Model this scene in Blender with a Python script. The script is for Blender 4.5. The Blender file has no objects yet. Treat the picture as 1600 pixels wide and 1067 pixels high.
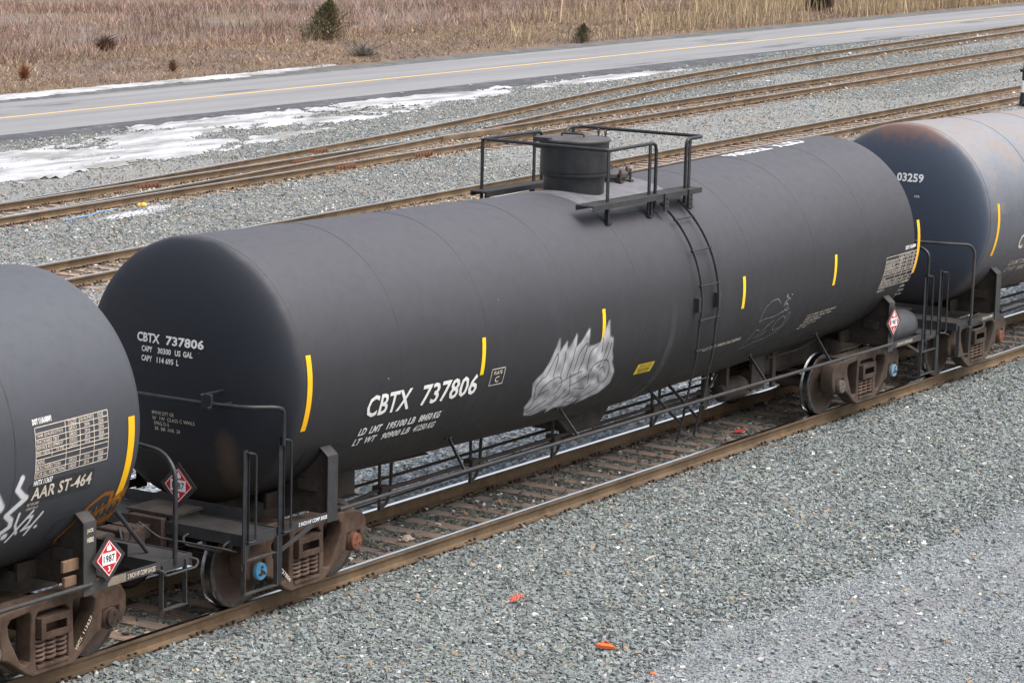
import bpy, bmesh, math, random
import numpy as np
from mathutils import Vector, Matrix
R_ = math.radians
random.seed(7); rng = np.random.default_rng(7)
SC = bpy.context.scene
COL = SC.collection

# ------------------------------------------------------------------ camera
CAMP = Vector((-24.85467598, -20.32370549, 8.51596122))
CR = Vector((0.54429446, -0.83853045, 0.02470257)); CU = Vector((0.13037938, 0.11364532, 0.98492942)); CF = Vector((0.82870064, 0.53287092, -0.1711836))
FPX = 4589.398
cam = bpy.data.objects.new("camera", bpy.data.cameras.new("camera")); COL.objects.link(cam)
cam.data.lens = FPX/1600*36; cam.data.sensor_width = 36; cam.data.clip_start = 1; cam.data.clip_end = 3000
m = Matrix((CR, CU, -CF)).transposed().to_4x4(); m.translation = CAMP; cam.matrix_world = m
SC.camera = cam
# ------------------------------------------------------------------ light: overcast
SUN_EL, SUN_AZ = R_(62), R_(-75)        # azimuth: direction TO the sun in the x,y plane
w = bpy.data.worlds.new("World"); SC.world = w; w.use_nodes = True
nt = w.node_tree; nt.nodes.clear()
sky = nt.nodes.new('ShaderNodeTexSky'); sky.sky_type = 'NISHITA'; sky.sun_disc = False
sky.sun_elevation = SUN_EL; sky.sun_rotation = math.pi/2 - SUN_AZ
sky.air_density = 1.0; sky.dust_density = 6.0; sky.ozone_density = 1.0
hs = nt.nodes.new('ShaderNodeHueSaturation'); hs.inputs['Saturation'].default_value = 0.42
bg = nt.nodes.new('ShaderNodeBackground'); bg.inputs['Strength'].default_value = 0.15
wo = nt.nodes.new('ShaderNodeOutputWorld')
nt.links.new(sky.outputs[0], hs.inputs['Color']); nt.links.new(hs.outputs[0], bg.inputs[0]); nt.links.new(bg.outputs[0], wo.inputs[0])
sl = bpy.data.lights.new("sun", 'SUN'); sl.energy = .62; sl.angle = R_(60); sl.color = (1, .97, .93)
so = bpy.data.objects.new("sun", sl); COL.objects.link(so)
sd = Vector((math.cos(SUN_EL)*math.cos(SUN_AZ), math.cos(SUN_EL)*math.sin(SUN_AZ), math.sin(SUN_EL)))
so.rotation_euler = sd.to_track_quat('Z', 'Y').to_euler()
SC.view_settings.view_transform = 'Standard'; SC.view_settings.look = 'None'
SC.view_settings.exposure = 1.0; SC.view_settings.gamma = 1

# ------------------------------------------------------------------ materials
class NT:
    def __init__(s, name):
        s.m = bpy.data.materials.new(name); s.m.use_nodes = True; s.t = s.m.node_tree
        s.b = s.t.nodes['Principled BSDF']; s.out = s.t.nodes['Material Output']
    def n(s, typ, **kw):
        x = s.t.nodes.new(typ)
        for k, v in kw.items(): setattr(x, k, v)
        return x
    def l(s, a, b): s.t.links.new(a, b)
    def val(s, node, **kw):
        for k, v in kw.items(): node.inputs[k.replace('_', ' ')].default_value = v
        return node
    def coord(s, kind='Object'):
        return s.n('ShaderNodeTexCoord').outputs[kind]
    def noise(s, vec, scale, detail=4, rough=.6):
        x = s.n('ShaderNodeTexNoise'); s.l(vec, x.inputs['Vector']); x.inputs['Scale'].default_value = scale
        x.inputs['Detail'].default_value = detail; x.inputs['Roughness'].default_value = rough; return x.outputs['Fac']
    def vor(s, vec, scale, out='Color'):
        x = s.n('ShaderNodeTexVoronoi'); s.l(vec, x.inputs['Vector']); x.inputs['Scale'].default_value = scale; return x.outputs[out]
    def ramp(s, fac, stops):
        x = s.n('ShaderNodeValToRGB'); s.l(fac, x.inputs[0]); e = x.color_ramp.elements
        while len(e) < len(stops): e.new(.5)
        for i, (p, c) in enumerate(stops):
            e[i].position = p; e[i].color = (*c, 1) if isinstance(c, tuple) else (c, c, c, 1)
        return x.outputs[0]
    def mr(s, v, a, b, c=0., d=1.):
        x = s.n('ShaderNodeMapRange'); s.l(v, x.inputs[0])
        for i, q in enumerate((a, b, c, d)): x.inputs[i+1].default_value = q
        return x.outputs[0]
    def mix(s, f, a, b, mode='MIX'):
        x = s.n('ShaderNodeMix', data_type='RGBA', blend_type=mode)
        for sock, v in ((x.inputs[0], f), (x.inputs[6], a), (x.inputs[7], b)):
            if hasattr(v, 'links') or hasattr(v, 'is_linked'): s.l(v, sock)
            elif isinstance(v, tuple): sock.default_value = (*v, 1)
            else: sock.default_value = v
        return x.outputs[2]
    def math(s, op, a, b=0.):
        x = s.n('ShaderNodeMath', operation=op)
        for i, v in enumerate((a, b)):
            if hasattr(v, 'is_linked'): s.l(v, x.inputs[i])
            else: x.inputs[i].default_value = v
        return x.outputs[0]
    def sep(s, vec):
        x = s.n('ShaderNodeSeparateXYZ'); s.l(vec, x.inputs[0]); return x.outputs
    def scalevec(s, vec, v3):
        x = s.n('ShaderNodeVectorMath', operation='MULTIPLY'); s.l(vec, x.inputs[0]); x.inputs[1].default_value = v3; return x.outputs[0]
    def bump(s, h, strength=.3, dist=.01):
        x = s.n('ShaderNodeBump'); x.inputs['Strength'].default_value = strength; x.inputs['Distance'].default_value = dist
        s.l(h, x.inputs['Height']); s.l(x.outputs[0], s.b.inputs['Normal'])
    def base(s, v):
        if isinstance(v, tuple): s.b.inputs['Base Color'].default_value = (*v, 1)
        else: s.l(v, s.b.inputs['Base Color'])
    def rough(s, v):
        if hasattr(v, 'is_linked'): s.l(v, s.b.inputs['Roughness'])
        else: s.b.inputs['Roughness'].default_value = v

def dirty(name, c1, c2, scale=6, rough=.7, metal=0., bump=0., c3=None, spec=.5, coord='Object'):
    k = NT(name); v = k.coord(coord)
    n1 = k.noise(v, scale, 6, .65)
    col = k.mix(k.mr(n1, .38, .64), c1, c2)
    if c3:
        n2 = k.noise(v, scale*3.3, 4, .7); col = k.mix(k.mr(n2, .55, .72), col, c3)
    k.base(col); k.rough(rough); k.b.inputs['Metallic'].default_value = metal
    k.b.inputs['Specular IOR Level'].default_value = spec
    if bump: k.bump(k.noise(v, scale*6, 4), bump, .01)
    return k.m
M = {}
M['black'] = dirty('black_paint', (.018, .0185, .021), (.034, .033, .034), 5, .55, c3=(.042, .038, .034))
M['blackrail'] = dirty('black_rail_paint', (.010, .0105, .013), (.021, .022, .025), 8, .45)
M['grime'] = dirty('grimy_black_steel', (.02, .0165, .0135), (.05, .038, .029), 4, .85, c3=(.05, .035, .026))
M['sidesill'] = dirty('dusty_sill_steel', (.025, .0245, .026), (.048, .043, .040), 5, .7)
M['pipe'] = dirty('dusty_pipe_paint', (.020, .020, .022), (.038, .036, .035), 7, .65)
M['brown'] = dirty('brown_truck_casting', (.05, .031, .021), (.095, .064, .046), 5, .88, c3=(.11, .05, .028), bump=.4, spec=.3)
M['brown2'] = dirty('dusty_truck_casting', (.046, .034, .026), (.085, .065, .05), 5, .88, c3=(.09, .055, .04), bump=.25, spec=.3)
M['spring'] = dirty('rusty_spring_steel', (.085, .05, .036), (.15, .095, .07), 14, .8)
M['rust'] = dirty('rusty_casting', (.022, .012, .009), (.046, .025, .018), 5, .85, c3=(.06, .035, .026), bump=.3)
M['rustcap'] = dirty('orange_rust_cap', (.20, .07, .036), (.12, .045, .027), 14, .75)
M['bluecap'] = dirty('blue_bearing_cap', (.06, .25, .45), (.09, .3, .5), 18, .5)
M['greycap'] = dirty('grey_bearing_cap', (.13, .115, .10), (.085, .07, .058), 16, .7)
M['paleblue'] = dirty('worn_blue_bearing_cap', (.2, .24, .27), (.13, .34, .52), 16, .6, c3=(.15, .12, .1))
M['wheelface'] = dirty('rusty_wheel_plate', (.05, .03, .022), (.085, .055, .041), 3, .8, c3=(.06, .04, .03))
M['steel'] = dirty('polished_tread_steel', (.11, .11, .115), (.2, .2, .2), 9, .25, metal=1.)
M['dullsteel'] = dirty('dark_rim_steel', (.06, .05, .045), (.14, .12, .11), 9, .42, metal=.6)
M['railtop'] = dirty('polished_rail_head', (.86, .87, .9), (.95, .95, .97), 3, .16, metal=1.)
M['railside'] = dirty('brown_rail_side', (.1, .067, .04), (.17, .12, .074), 1.4, .8, c3=(.2, .12, .06), spec=.3)
M['jointbar'] = dirty('rusty_joint_bar', (.2, .085, .045), (.13, .055, .03), 9, .85)
M['tieplate'] = dirty('rusty_tie_plate', (.075, .042, .026), (.04, .024, .016), 9, .9)
M['red'] = dirty('placard_red', (.5, .012, .018), (.42, .014, .022), 9, .45)
M['white'] = dirty('placard_white', (.78, .78, .78), (.7, .7, .7), 9, .5)
M['letter'] = dirty('white_lettering', (.70, .68, .65), (.80, .79, .77), 14, .6)
M['lettertan'] = dirty('dusty_lettering', (.42, .36, .29), (.62, .56, .48), 16, .7)
M['yellow'] = dirty('yellow_reflective', (.85, .56, .002), (.8, .5, .003), 5, .4)
M['orangestripe'] = dirty('amber_reflective', (.86, .46, .001), (.8, .4, .002), 5, .4)
M['stickerblack'] = dirty('black_decal', (.018, .018, .02), (.028, .028, .03), 9, .5)
M['stickeryellow'] = dirty('yellow_decal', (.68, .5, .02), (.6, .42, .02), 12, .5)
M['snow'] = None

def grating():
    k = NT('steel_grating'); v = k.coord(); o = k.sep(v)
    fx = k.math('FRACT', k.math('MULTIPLY', o[0], 22.)); fy = k.math('FRACT', k.math('MULTIPLY', o[1], 22.))
    bx = k.math('GREATER_THAN', fx, .62); by = k.math('GREATER_THAN', fy, .62)
    bar = k.math('MAXIMUM', bx, by)
    n = k.noise(v, 4); top = k.mix(k.mr(n, .4, .65), (.018, .018, .019), (.045, .038, .033))
    k.base(k.mix(bar, (.008, .008, .008), top)); k.rough(.75); k.bump(bar, .6, .01); return k.m
M['grate'] = grating()

def tankmat(name, side, sidetop, head, rusty=0., lower=(.04, .034, .029), headx=(.17, .27), rough=.55, stain=False):
    k = NT(name); v = k.coord(); o = k.sep(v)
    big = k.noise(v, .9, 5, .55); fine = k.noise(v, 7, 5, .6)
    st = k.noise(k.scalevec(v, (3.2, 3.2, .35)), 1.0, 5, .6)        # run-off streaks down the shell
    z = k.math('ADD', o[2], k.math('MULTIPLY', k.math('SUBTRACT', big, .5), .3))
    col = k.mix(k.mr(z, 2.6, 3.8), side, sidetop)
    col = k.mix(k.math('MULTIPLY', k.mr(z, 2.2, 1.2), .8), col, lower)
    col = k.mix(k.math('MULTIPLY', k.mr(st, .52, .75), .08), col, tuple(c*1.35 for c in sidetop))
    col = k.mix(k.math('MULTIPLY', k.mr(fine, .5, .8), .12), col, (.012, .012, .012))
    if rusty:
        rn = k.noise(k.scalevec(v, (.9, 1.6, .8)), 1.5, 7, .62)
        rz = k.math('ADD', k.mr(o[2], 2.6, 4.0, -.22, .14), rn)
        col = k.mix(k.math('MULTIPLY', k.mr(rz, .56, .72), .38), col, (.24, .155, .125))
        col = k.mix(k.math('MULTIPLY', k.mr(rz, .42, .52), .3), col, (.26, .22, .17))
    hx = k.math('ADD', o[0], k.math('MULTIPLY', k.math('SUBTRACT', k.noise(v, 2.5, 4), .5), .12))
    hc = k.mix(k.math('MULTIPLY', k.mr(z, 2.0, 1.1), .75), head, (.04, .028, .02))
    if stain:
        g1 = k.math('ADD', k.math('POWER', k.math('DIVIDE', k.math('ADD', k.math('ADD', o[1], .69), k.math('MULTIPLY', k.math('SUBTRACT', fine, .5), .2)), .13), 2.), k.math('POWER', k.math('DIVIDE', k.math('SUBTRACT', z, 1.6), .33), 2.))
        hc = k.mix(k.math('MULTIPLY', k.mr(g1, 1.8, .0), .75), hc, (.09, .064, .045))
    if rusty: hc = k.mix(k.mr(k.math('ADD', o[2], k.math('MULTIPLY', k.math('SUBTRACT', fine, .5), .5)), 3.66, 4.0), hc, (.15, .085, .065))
    col = k.mix(k.mr(hx, *headx), hc, col)
    sp = k.n('ShaderNodeTexVoronoi'); k.l(v, sp.inputs['Vector']); sp.inputs['Scale'].default_value = 5.5
    spr = k.math('LESS_THAN', sp.outputs['Distance'], k.mr(k.vor(v, 5.5, 'Position') if False else k.noise(v, 3.7, 2), .56, .7, 0., .06))
    col = k.mix(k.math('MULTIPLY', spr, .55), col, (.45, .45, .45))
    k.base(col); k.b.inputs['Specular IOR Level'].default_value = .3; k.rough(k.mr(fine, .3, .8, rough, rough+.14)); k.bump(k.noise(v, 1.6, 3), .09, .03); return k.m
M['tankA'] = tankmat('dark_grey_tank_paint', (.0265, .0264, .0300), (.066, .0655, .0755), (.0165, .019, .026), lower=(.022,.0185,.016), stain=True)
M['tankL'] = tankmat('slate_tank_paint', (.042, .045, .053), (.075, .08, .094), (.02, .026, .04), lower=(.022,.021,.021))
M['tankR'] = tankmat('faded_grey_tank_paint', (.085, .09, .105), (.20, .212, .245), (.05, .063, .09), rusty=1., lower=(.07, .058, .048))

def attrmat(name, rough=.9, attr='col', alpha=None, spec=.3):
    k = NT(name); a = k.n('ShaderNodeAttribute', attribute_name=attr); k.base(a.outputs['Color']); k.rough(rough)
    k.b.inputs['Specular IOR Level'].default_value = spec
    if alpha:
        b = k.n('ShaderNodeAttribute', attribute_name=alpha); k.l(b.outputs['Fac'], k.b.inputs['Alpha'])
    return k.m
M['stone'] = attrmat('crushed_stone', .85)
M['blade'] = attrmat('dry_stems', .85)
M['spray'] = attrmat('spray_paint', .7, alpha='alpha')

# ------------------------------------------------------------------ mesh helpers
def link(name, me, parent=None, loc=None):
    o = bpy.data.objects.new(name, me); COL.objects.link(o)
    if parent: o.parent = parent
    if loc is not None: o.location = loc
    return o
def tag(o, label=None, cat=None, group=None, kind=None):
    if label: o['label'] = label
    if cat: o['category'] = cat
    if group: o['group'] = group
    if kind: o['kind'] = kind
    return o
def empty(name, loc=(0, 0, 0), rz=0):
    o = bpy.data.objects.new(name, None); COL.objects.link(o); o.location = loc; o.rotation_euler[2] = rz; o.empty_display_size = .2
    return o
class MB:
    def __init__(s): s.v = []; s.f = []; s.mi = []
    def add(s, vs, fs, mi=0):
        b = len(s.v); s.v += [tuple(q) for q in vs]; s.f += [tuple(b+i for i in f) for f in fs]; s.mi += [mi]*len(fs); return s
    def box(s, x0, x1, y0, y1, z0, z1, mi=0, M4=None):
        vs = [(x, y, z) for x in (x0, x1) for y in (y0, y1) for z in (z0, z1)]
        if M4: vs = [tuple(M4 @ Vector(q)) for q in vs]
        return s.add(vs, [(0, 1, 3, 2), (4, 6, 7, 5), (0, 4, 5, 1), (2, 3, 7, 6), (0, 2, 6, 4), (1, 5, 7, 3)], mi)
    def bar(s, a, b, w, h, up=(0, 0, 1), mi=0):
        a = Vector(a); b = Vector(b); d = (b-a); L = d.length; d.normalize(); u = Vector(up)
        sx = d.cross(u)
        if sx.length < 1e-4: sx = d.cross(Vector((1, 0, 0)))
        sx.normalize(); u = sx.cross(d)
        vs = []
        for p in (a, b):
            for i, j in ((-1, -1), (1, -1), (1, 1), (-1, 1)): vs.append(p + sx*i*w/2 + u*j*h/2)
        return s.add(vs, [(3, 2, 1, 0), (4, 5, 6, 7), (0, 1, 5, 4), (1, 2, 6, 5), (2, 3, 7, 6), (3, 0, 4, 7)], mi)
    def tube(s, pts, r, n=8, mi=0, closed=False, caps=True):
        pts = [Vector(p) for p in pts]; N = len(pts); vs = []; fs = []
        prev = None
        for i, p in enumerate(pts):
            if closed: t = pts[(i+1) % N]-pts[i-1]
            else: t = pts[min(i+1, N-1)]-pts[max(i-1, 0)]
            t.normalize()
            if prev is None:
                a = t.orthogonal().normalized()
            else:
                a = (prev - t*prev.dot(t)); a = a.normalized() if a.length > 1e-6 else t.orthogonal().normalized()
            prev = a; b = t.cross(a)
            rr = r[i] if isinstance(r, (list, tuple)) else r
            for k in range(n):
                th = 2*math.pi*k/n; vs.append(p + (a*math.cos(th)+b*math.sin(th))*rr)
        for i in range(N if closed else N-1):
            j = (i+1) % N
            for k in range(n): k2 = (k+1) % n; fs.append((i*n+k, i*n+k2, j*n+k2, j*n+k))
        if caps and not closed: fs.append(tuple(range(n))[::-1]); fs.append(tuple((N-1)*n+k for k in range(n)))
        return s.add(vs, fs, mi)
    def lathe(s, prof, c, axis='y', n=32, mis=None):
        # prof: list of (a, r) ; a along the axis
        vs = []; fs = []; ms = []
        for a, r in prof:
            for k in range(n):
                th = 2*math.pi*k/n; u, v = r*math.cos(th), r*math.sin(th)
                if axis == 'y': vs.append((c[0]+u, c[1]+a, c[2]+v))
                elif axis == 'x': vs.append((c[0]+a, c[1]+u, c[2]+v))
                else: vs.append((c[0]+u, c[1]+v, c[2]+a))
        for i in range(len(prof)-1):
            for k in range(n):
                k2 = (k+1) % n; fs.append((i*n+k, i*n+k2, (i+1)*n+k2, (i+1)*n+k)); ms.append(mis[i] if mis else 0)
        b = len(s.v); s.v += vs; s.f += [tuple(b+i for i in f) for f in fs]; s.mi += ms
        return s
    def prism(s, poly, axis, a, b, mi=0):
        n = len(poly); P = []
        for t in (a, b):
            for p, q in poly:
                P.append((t, p, q) if axis == 'x' else ((p, t, q) if axis == 'y' else (p, q, t)))
        fs = [tuple(range(n)), tuple(range(2*n-1, n-1, -1))]
        for i in range(n): j = (i+1) % n; fs.append((i, j, n+j, n+i))
        return s.add(P, fs, mi)
    def build(s, name, mats, parent=None, smooth=False, loc=None, bevel=0., recalc=True):
        me = bpy.data.meshes.new(name); me.from_pydata(s.v, [], s.f)
        if not isinstance(mats, (list, tuple)): mats = [mats]
        for q in mats: me.materials.append(q)
        me.polygons.foreach_set('material_index', s.mi)
        if recalc:
            bm = bmesh.new(); bm.from_mesh(me); bmesh.ops.recalc_face_normals(bm, faces=bm.faces); bm.to_mesh(me); bm.free()
        if smooth:
            me.polygons.foreach_set('use_smooth', [True]*len(me.polygons)); me.set_sharp_from_angle(angle=R_(38))
        o = link(name, me, parent, loc)
        if bevel:
            bv = o.modifiers.new('bevel', 'BEVEL'); bv.width = bevel; bv.segments = 2; bv.limit_method = 'ANGLE'
        return o
def arc(c, r, a0, a1, n, plane):
    # plane: two unit vectors
    c = Vector(c); u, v = Vector(plane[0]), Vector(plane[1])
    return [c + u*r*math.cos(a0+(a1-a0)*i/n) + v*r*math.sin(a0+(a1-a0)*i/n) for i in range(n+1)]
def roundpath(pts, r=.12, n=5):
    pts = [Vector(p) for p in pts]; out = [pts[0]]
    for i in range(1, len(pts)-1):
        a, b, c = pts[i-1], pts[i], pts[i+1]
        rr = min(r, (a-b).length*.49, (c-b).length*.49)
        p0 = b+(a-b).normalized()*rr; p2 = b+(c-b).normalized()*rr
        for k in range(n+1):
            t = k/n; out.append(p0*(1-t)**2 + b*2*t*(1-t) + p2*t*t)
    out.append(pts[-1]); return out

# ------------------------------------------------------------------ 2-D text / shapes -> wrapped decals
_tc = {}
def text2d(s, bold=.012):
    key = (s, bold)
    if key in _tc: return _tc[key]
    cu = bpy.data.curves.new('t', 'FONT'); cu.body = s; cu.resolution_u = 2; cu.offset = bold; cu.space_character = 1.02
    o = bpy.data.objects.new('t', cu); COL.objects.link(o)
    dg = bpy.context.evaluated_depsgraph_get(); dg.update()
    me = bpy.data.meshes.new_from_object(o.evaluated_get(dg))
    v = np.array([x.co[:2] for x in me.vertices]) if len(me.vertices) else np.zeros((0, 2)); f = [tuple(q.vertices) for q in me.polygons]
    bpy.data.objects.remove(o); bpy.data.curves.remove(cu); bpy.data.meshes.remove(me)
    _tc[key] = (v, f); return v, f
def place_text(s, u0, v0, w, h, bold=.012):
    """text mesh fitted in the box u0..u0+w, v0..v0+h (cap height)"""
    v, f = text2d(s, bold); mn, mx = v.min(0), v.max(0)
    q = (v-mn)/(mx-mn)*np.array([w, h])+np.array([u0, v0]); return q, f
def quad(u0, u1, v0, v1): return np.array([(u0, v0), (u1, v0), (u1, v1), (u0, v1)], float), [(0, 1, 2, 3)]
def stroke(pts, wd, closed=False):
    P = np.array(pts, float); n = len(P); vs = []; fs = []
    for i in range(n):
        a = P[max(i-1, 0)]; b = P[min(i+1, n-1)]
        if closed: a = P[i-1]; b = P[(i+1) % n]
        t = (b-a)/(np.linalg.norm(b-a)+1e-9); nn = np.array([-t[1], t[0]]); vs += [P[i]+nn*wd/2, P[i]-nn*wd/2]
    for i in range(n if closed else n-1):
        j = (i+1) % n; fs.append((2*i, 2*i+1, 2*j+1, 2*j))
    return np.array(vs), fs
def decal(items, fn, name, mat, parent, cut=.035, axis=1):
    bm = bmesh.new()
    for v, f in items:
        vs = [bm.verts.new((q[0], q[1], 0)) for q in v]
        for g in f:
            try: bm.faces.new([vs[i] for i in g])
            except Exception: pass
    if cut and bm.verts:
        for ax in ((1,) if axis == 1 else (0, 1)):
            lo = min(q.co[ax] for q in bm.verts); hi = max(q.co[ax] for q in bm.verts); t = lo+cut
            no = (1, 0, 0) if ax == 0 else (0, 1, 0)
            while t < hi:
                bmesh.ops.bisect_plane(bm, geom=bm.verts[:]+bm.edges[:]+bm.faces[:], plane_co=(t, 0, 0) if ax == 0 else (0, t, 0), plane_no=no)
                t += cut
    for q in bm.verts: q.co = Vector(fn(q.co.x, q.co.y))
    bmesh.ops.recalc_face_normals(bm, faces=bm.faces)
    me = bpy.data.meshes.new(name); bm.to_mesh(me); bm.free(); me.materials.append(mat)
    return link(name, me, parent)

# ------------------------------------------------------------------ the tank car
RT = 1.499; XM = 8.15; SL = .022; X0 = .26; X1 = 15.62; HD = .42; HP = 2.0
def zc(x): return 2.351 + SL*abs(min(max(x, X0), X1)-XM)
def side(e=.006):                     # u = x along the car, v = degrees above the horizontal (measured angle)
    def f(u, v):
        th = R_(v); r = RT+e; return (u, -r*math.cos(th), zc(u)+r*math.sin(th))
    return f
def side_m(x, ang, e=.006):           # u metres from x, v metres up from ang
    def f(u, v):
        th = R_(ang)+v/RT; r = RT+e; return (x+u, -r*math.cos(th), zc(x+u)+r*math.sin(th))
    return f
def headf(y0, z0, e=.008):
    Z = zc(0)
    def f(u, v):
        y = y0-u; z = z0+v; q = 1-(y*y+(z-Z)**2)/RT**2
        return (X0-HD*max(1-max(1-q, 0)**(HP/2), 0)**(1/HP)-e, y, z)
    return f
DEG = math.degrees(1/RT)              # degrees per metre of arc

def tank_shell(parent, mat):
    st = []
    for i in range(21):
        a = i/20*math.pi/2; st.append((X0-HD*math.cos(a)**(2/HP), RT*math.sin(a)**(2/HP), zc(0)))
    xs = list(np.linspace(X0, XM-.25, 24))[1:]+[XM-.12, XM-.04, XM+.04, XM+.12]+list(np.linspace(XM+.25, X1, 24))
    for x in xs: st.append((x, RT, zc(x) if abs(x-XM) > .2 else zc(x)+0.))
    for i in range(1, 21):
        a = i/20*math.pi/2; st.append((X1+HD*math.sin(a)**(2/HP), RT*max(math.cos(a), 0)**(2/HP), zc(99)))
    n = 96; vs = []; fs = []
    for x, r, z in st:
        for k in range(n):
            th = 2*math.pi*k/n; rr = max(r, 1e-4); vs.append((x, rr*math.cos(th), z+rr*math.sin(th)))
    for i in range(len(st)-1):
        for k in range(n): k2 = (k+1) % n; fs.append((i*n+k, i*n+k2, (i+1)*n+k2, (i+1)*n+k))
    o = MB().add(vs, fs).build('tank_shell', mat, parent); o.data.polygons.foreach_set('use_smooth', [True]*len(fs))
    return o
def seam(parent, x, wd=.019, mat=None, e=.0025):
    vs = []; fs = []; n = 120
    prof = [(-wd/2, 0.0), (-wd*.3, e), (wd*.3, e), (wd/2, 0.)]
    for a, r in prof:
        for k in range(n):
            th = 2*math.pi*k/n; rr = RT+r+.0005; vs.append((x+a, rr*math.cos(th), zc(x+a)+rr*math.sin(th)))
    for i in range(3):
        for k in range(n): k2 = (k+1) % n; fs.append((i*n+k, i*n+k2, (i+1)*n+k2, (i+1)*n+k))
    return MB().add(vs, fs).build('weld_seam', mat or M['seam'], parent, smooth=True)
M['seam'] = dirty('weld_seam_paint', (.018, .018, .02), (.035, .034, .036), 5, .6)
M['pad'] = dirty('dusty_pad_paint', (.095, .096, .105), (.15, .152, .165), 3.5, .6, c3=(.10, .085, .07))

# ---- truck
def sideframe(mat, sgn):
    out = [(-1.13, .50), (-1.13, .66), (-1.06, .765), (-.92, .815), (-.5, .845), (0, .855), (.5, .845), (.92, .815), (1.06, .765), (1.13, .66), (1.13, .50),
           (1.07, .385), (1.03, .385), (1.02, .565), (.76, .565), (.745, .36), (.66, .335), (.37, .135), (.29, .10), (-.29, .10), (-.37, .135), (-.66, .335), (-.745, .36), (-.76, .565), (-1.02, .565), (-1.03, .385), (-1.07, .385)]
    win = [(-.245, .185), (.245, .185), (.245, .70), (.20, .745), (-.20, .745), (-.245, .70)]
    tri = [(.305, .73), (.335, .77), (.60, .75), (.65, .70), (.635, .58), (.475, .28), (.40, .235), (.325, .26)]
    cu = bpy.data.curves.new('sf', 'CURVE'); cu.dimensions = '2D'; cu.fill_mode = 'BOTH'; cu.extrude = .085; cu.bevel_depth = .022; cu.bevel_resolution = 2; cu.offset = -.018
    for poly in (out, win, tri, [(-a, b) for a, b in tri]):
        sp = cu.splines.new('POLY'); sp.points.add(len(poly)-1); sp.use_cyclic_u = True
        for i, (a, b) in enumerate(poly): sp.points[i].co = (a, b, 0, 1)
    o = bpy.data.objects.new('sf', cu); COL.objects.link(o)
    dg = bpy.context.evaluated_depsgraph_get(); dg.update()
    me = bpy.data.meshes.new_from_object(o.evaluated_get(dg)); bpy.data.objects.remove(o)
    me.name = 'side_frame'
    me.transform(Matrix(((1, 0, 0, 0), (0, 0, -1, 0), (0, 1, 0, 0), (0, 0, 0, 1))))
    me.transform(Matrix.Translation((0, sgn*1.0, 0)))
    bm = bmesh.new(); bm.from_mesh(me)
    # casting ribs, top-chord pockets, spring seat
    bmesh.ops.recalc_face_normals(bm, faces=bm.faces); bm.to_mesh(me); bm.free()
    me.materials.clear(); me.materials.append(mat)
    me.polygons.foreach_set('use_smooth', [True]*len(me.polygons)); me.set_sharp_from_angle(angle=R_(40))
    return me
_sf = {}
def wheelmesh(mb, x, y0, sgn):
    # profile from the inside (flange back) to the outside face; a = distance outward
    y = lambda a: sgn*a
    prof = [(y(.60), .09), (y(.66), .11), (y(.69), .40), (y(.675), .45), (y(.680), .478), (y(.695), .486), (y(.706), .478), (y(.718), .459), (y(.76), .457), (y(.808), .453), (y(.815), .447),
            (y(.815), .395), (y(.79), .375), (y(.755), .30), (y(.745), .22), (y(.775), .15), (y(.80), .13), (y(.80), .085), (y(.84), .075), (y(.92), .075)]
    mis = [0, 0, 0, 1, 1, 1, 1, 1, 1, 2, 2, 0, 0, 0, 0, 0, 0, 0, 0]
    mb.lathe(prof, (x, 0, .457), 'y', 56, mis)
def cap(parent, x, sgn, mat):
    mb = MB(); y = lambda a: sgn*a
    mb.lathe([(y(1.115), .045), (y(1.115), .098), (y(1.15), .098), (y(1.16), .09), (y(1.162), .0001)], (x, 0, .457), 'y', 28)
    for k in range(3):
        a = R_(90+120*k); mb.lathe([(y(1.16), .013), (y(1.174), .013), (y(1.174), .0001)], (x+.05*math.cos(a), 0, .457+.05*math.sin(a)), 'y', 6, [1, 1])
    mb.lathe([(y(1.16), .05), (y(1.165), .048), (y(1.165), .0001)], (x+.004, 0, .45), 'y', 3, [1, 1])
    return mb.build('bearing_cap', [mat, M['brown'] if mat in (M['bluecap'], M['paleblue']) else mat], parent, smooth=True)
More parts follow.
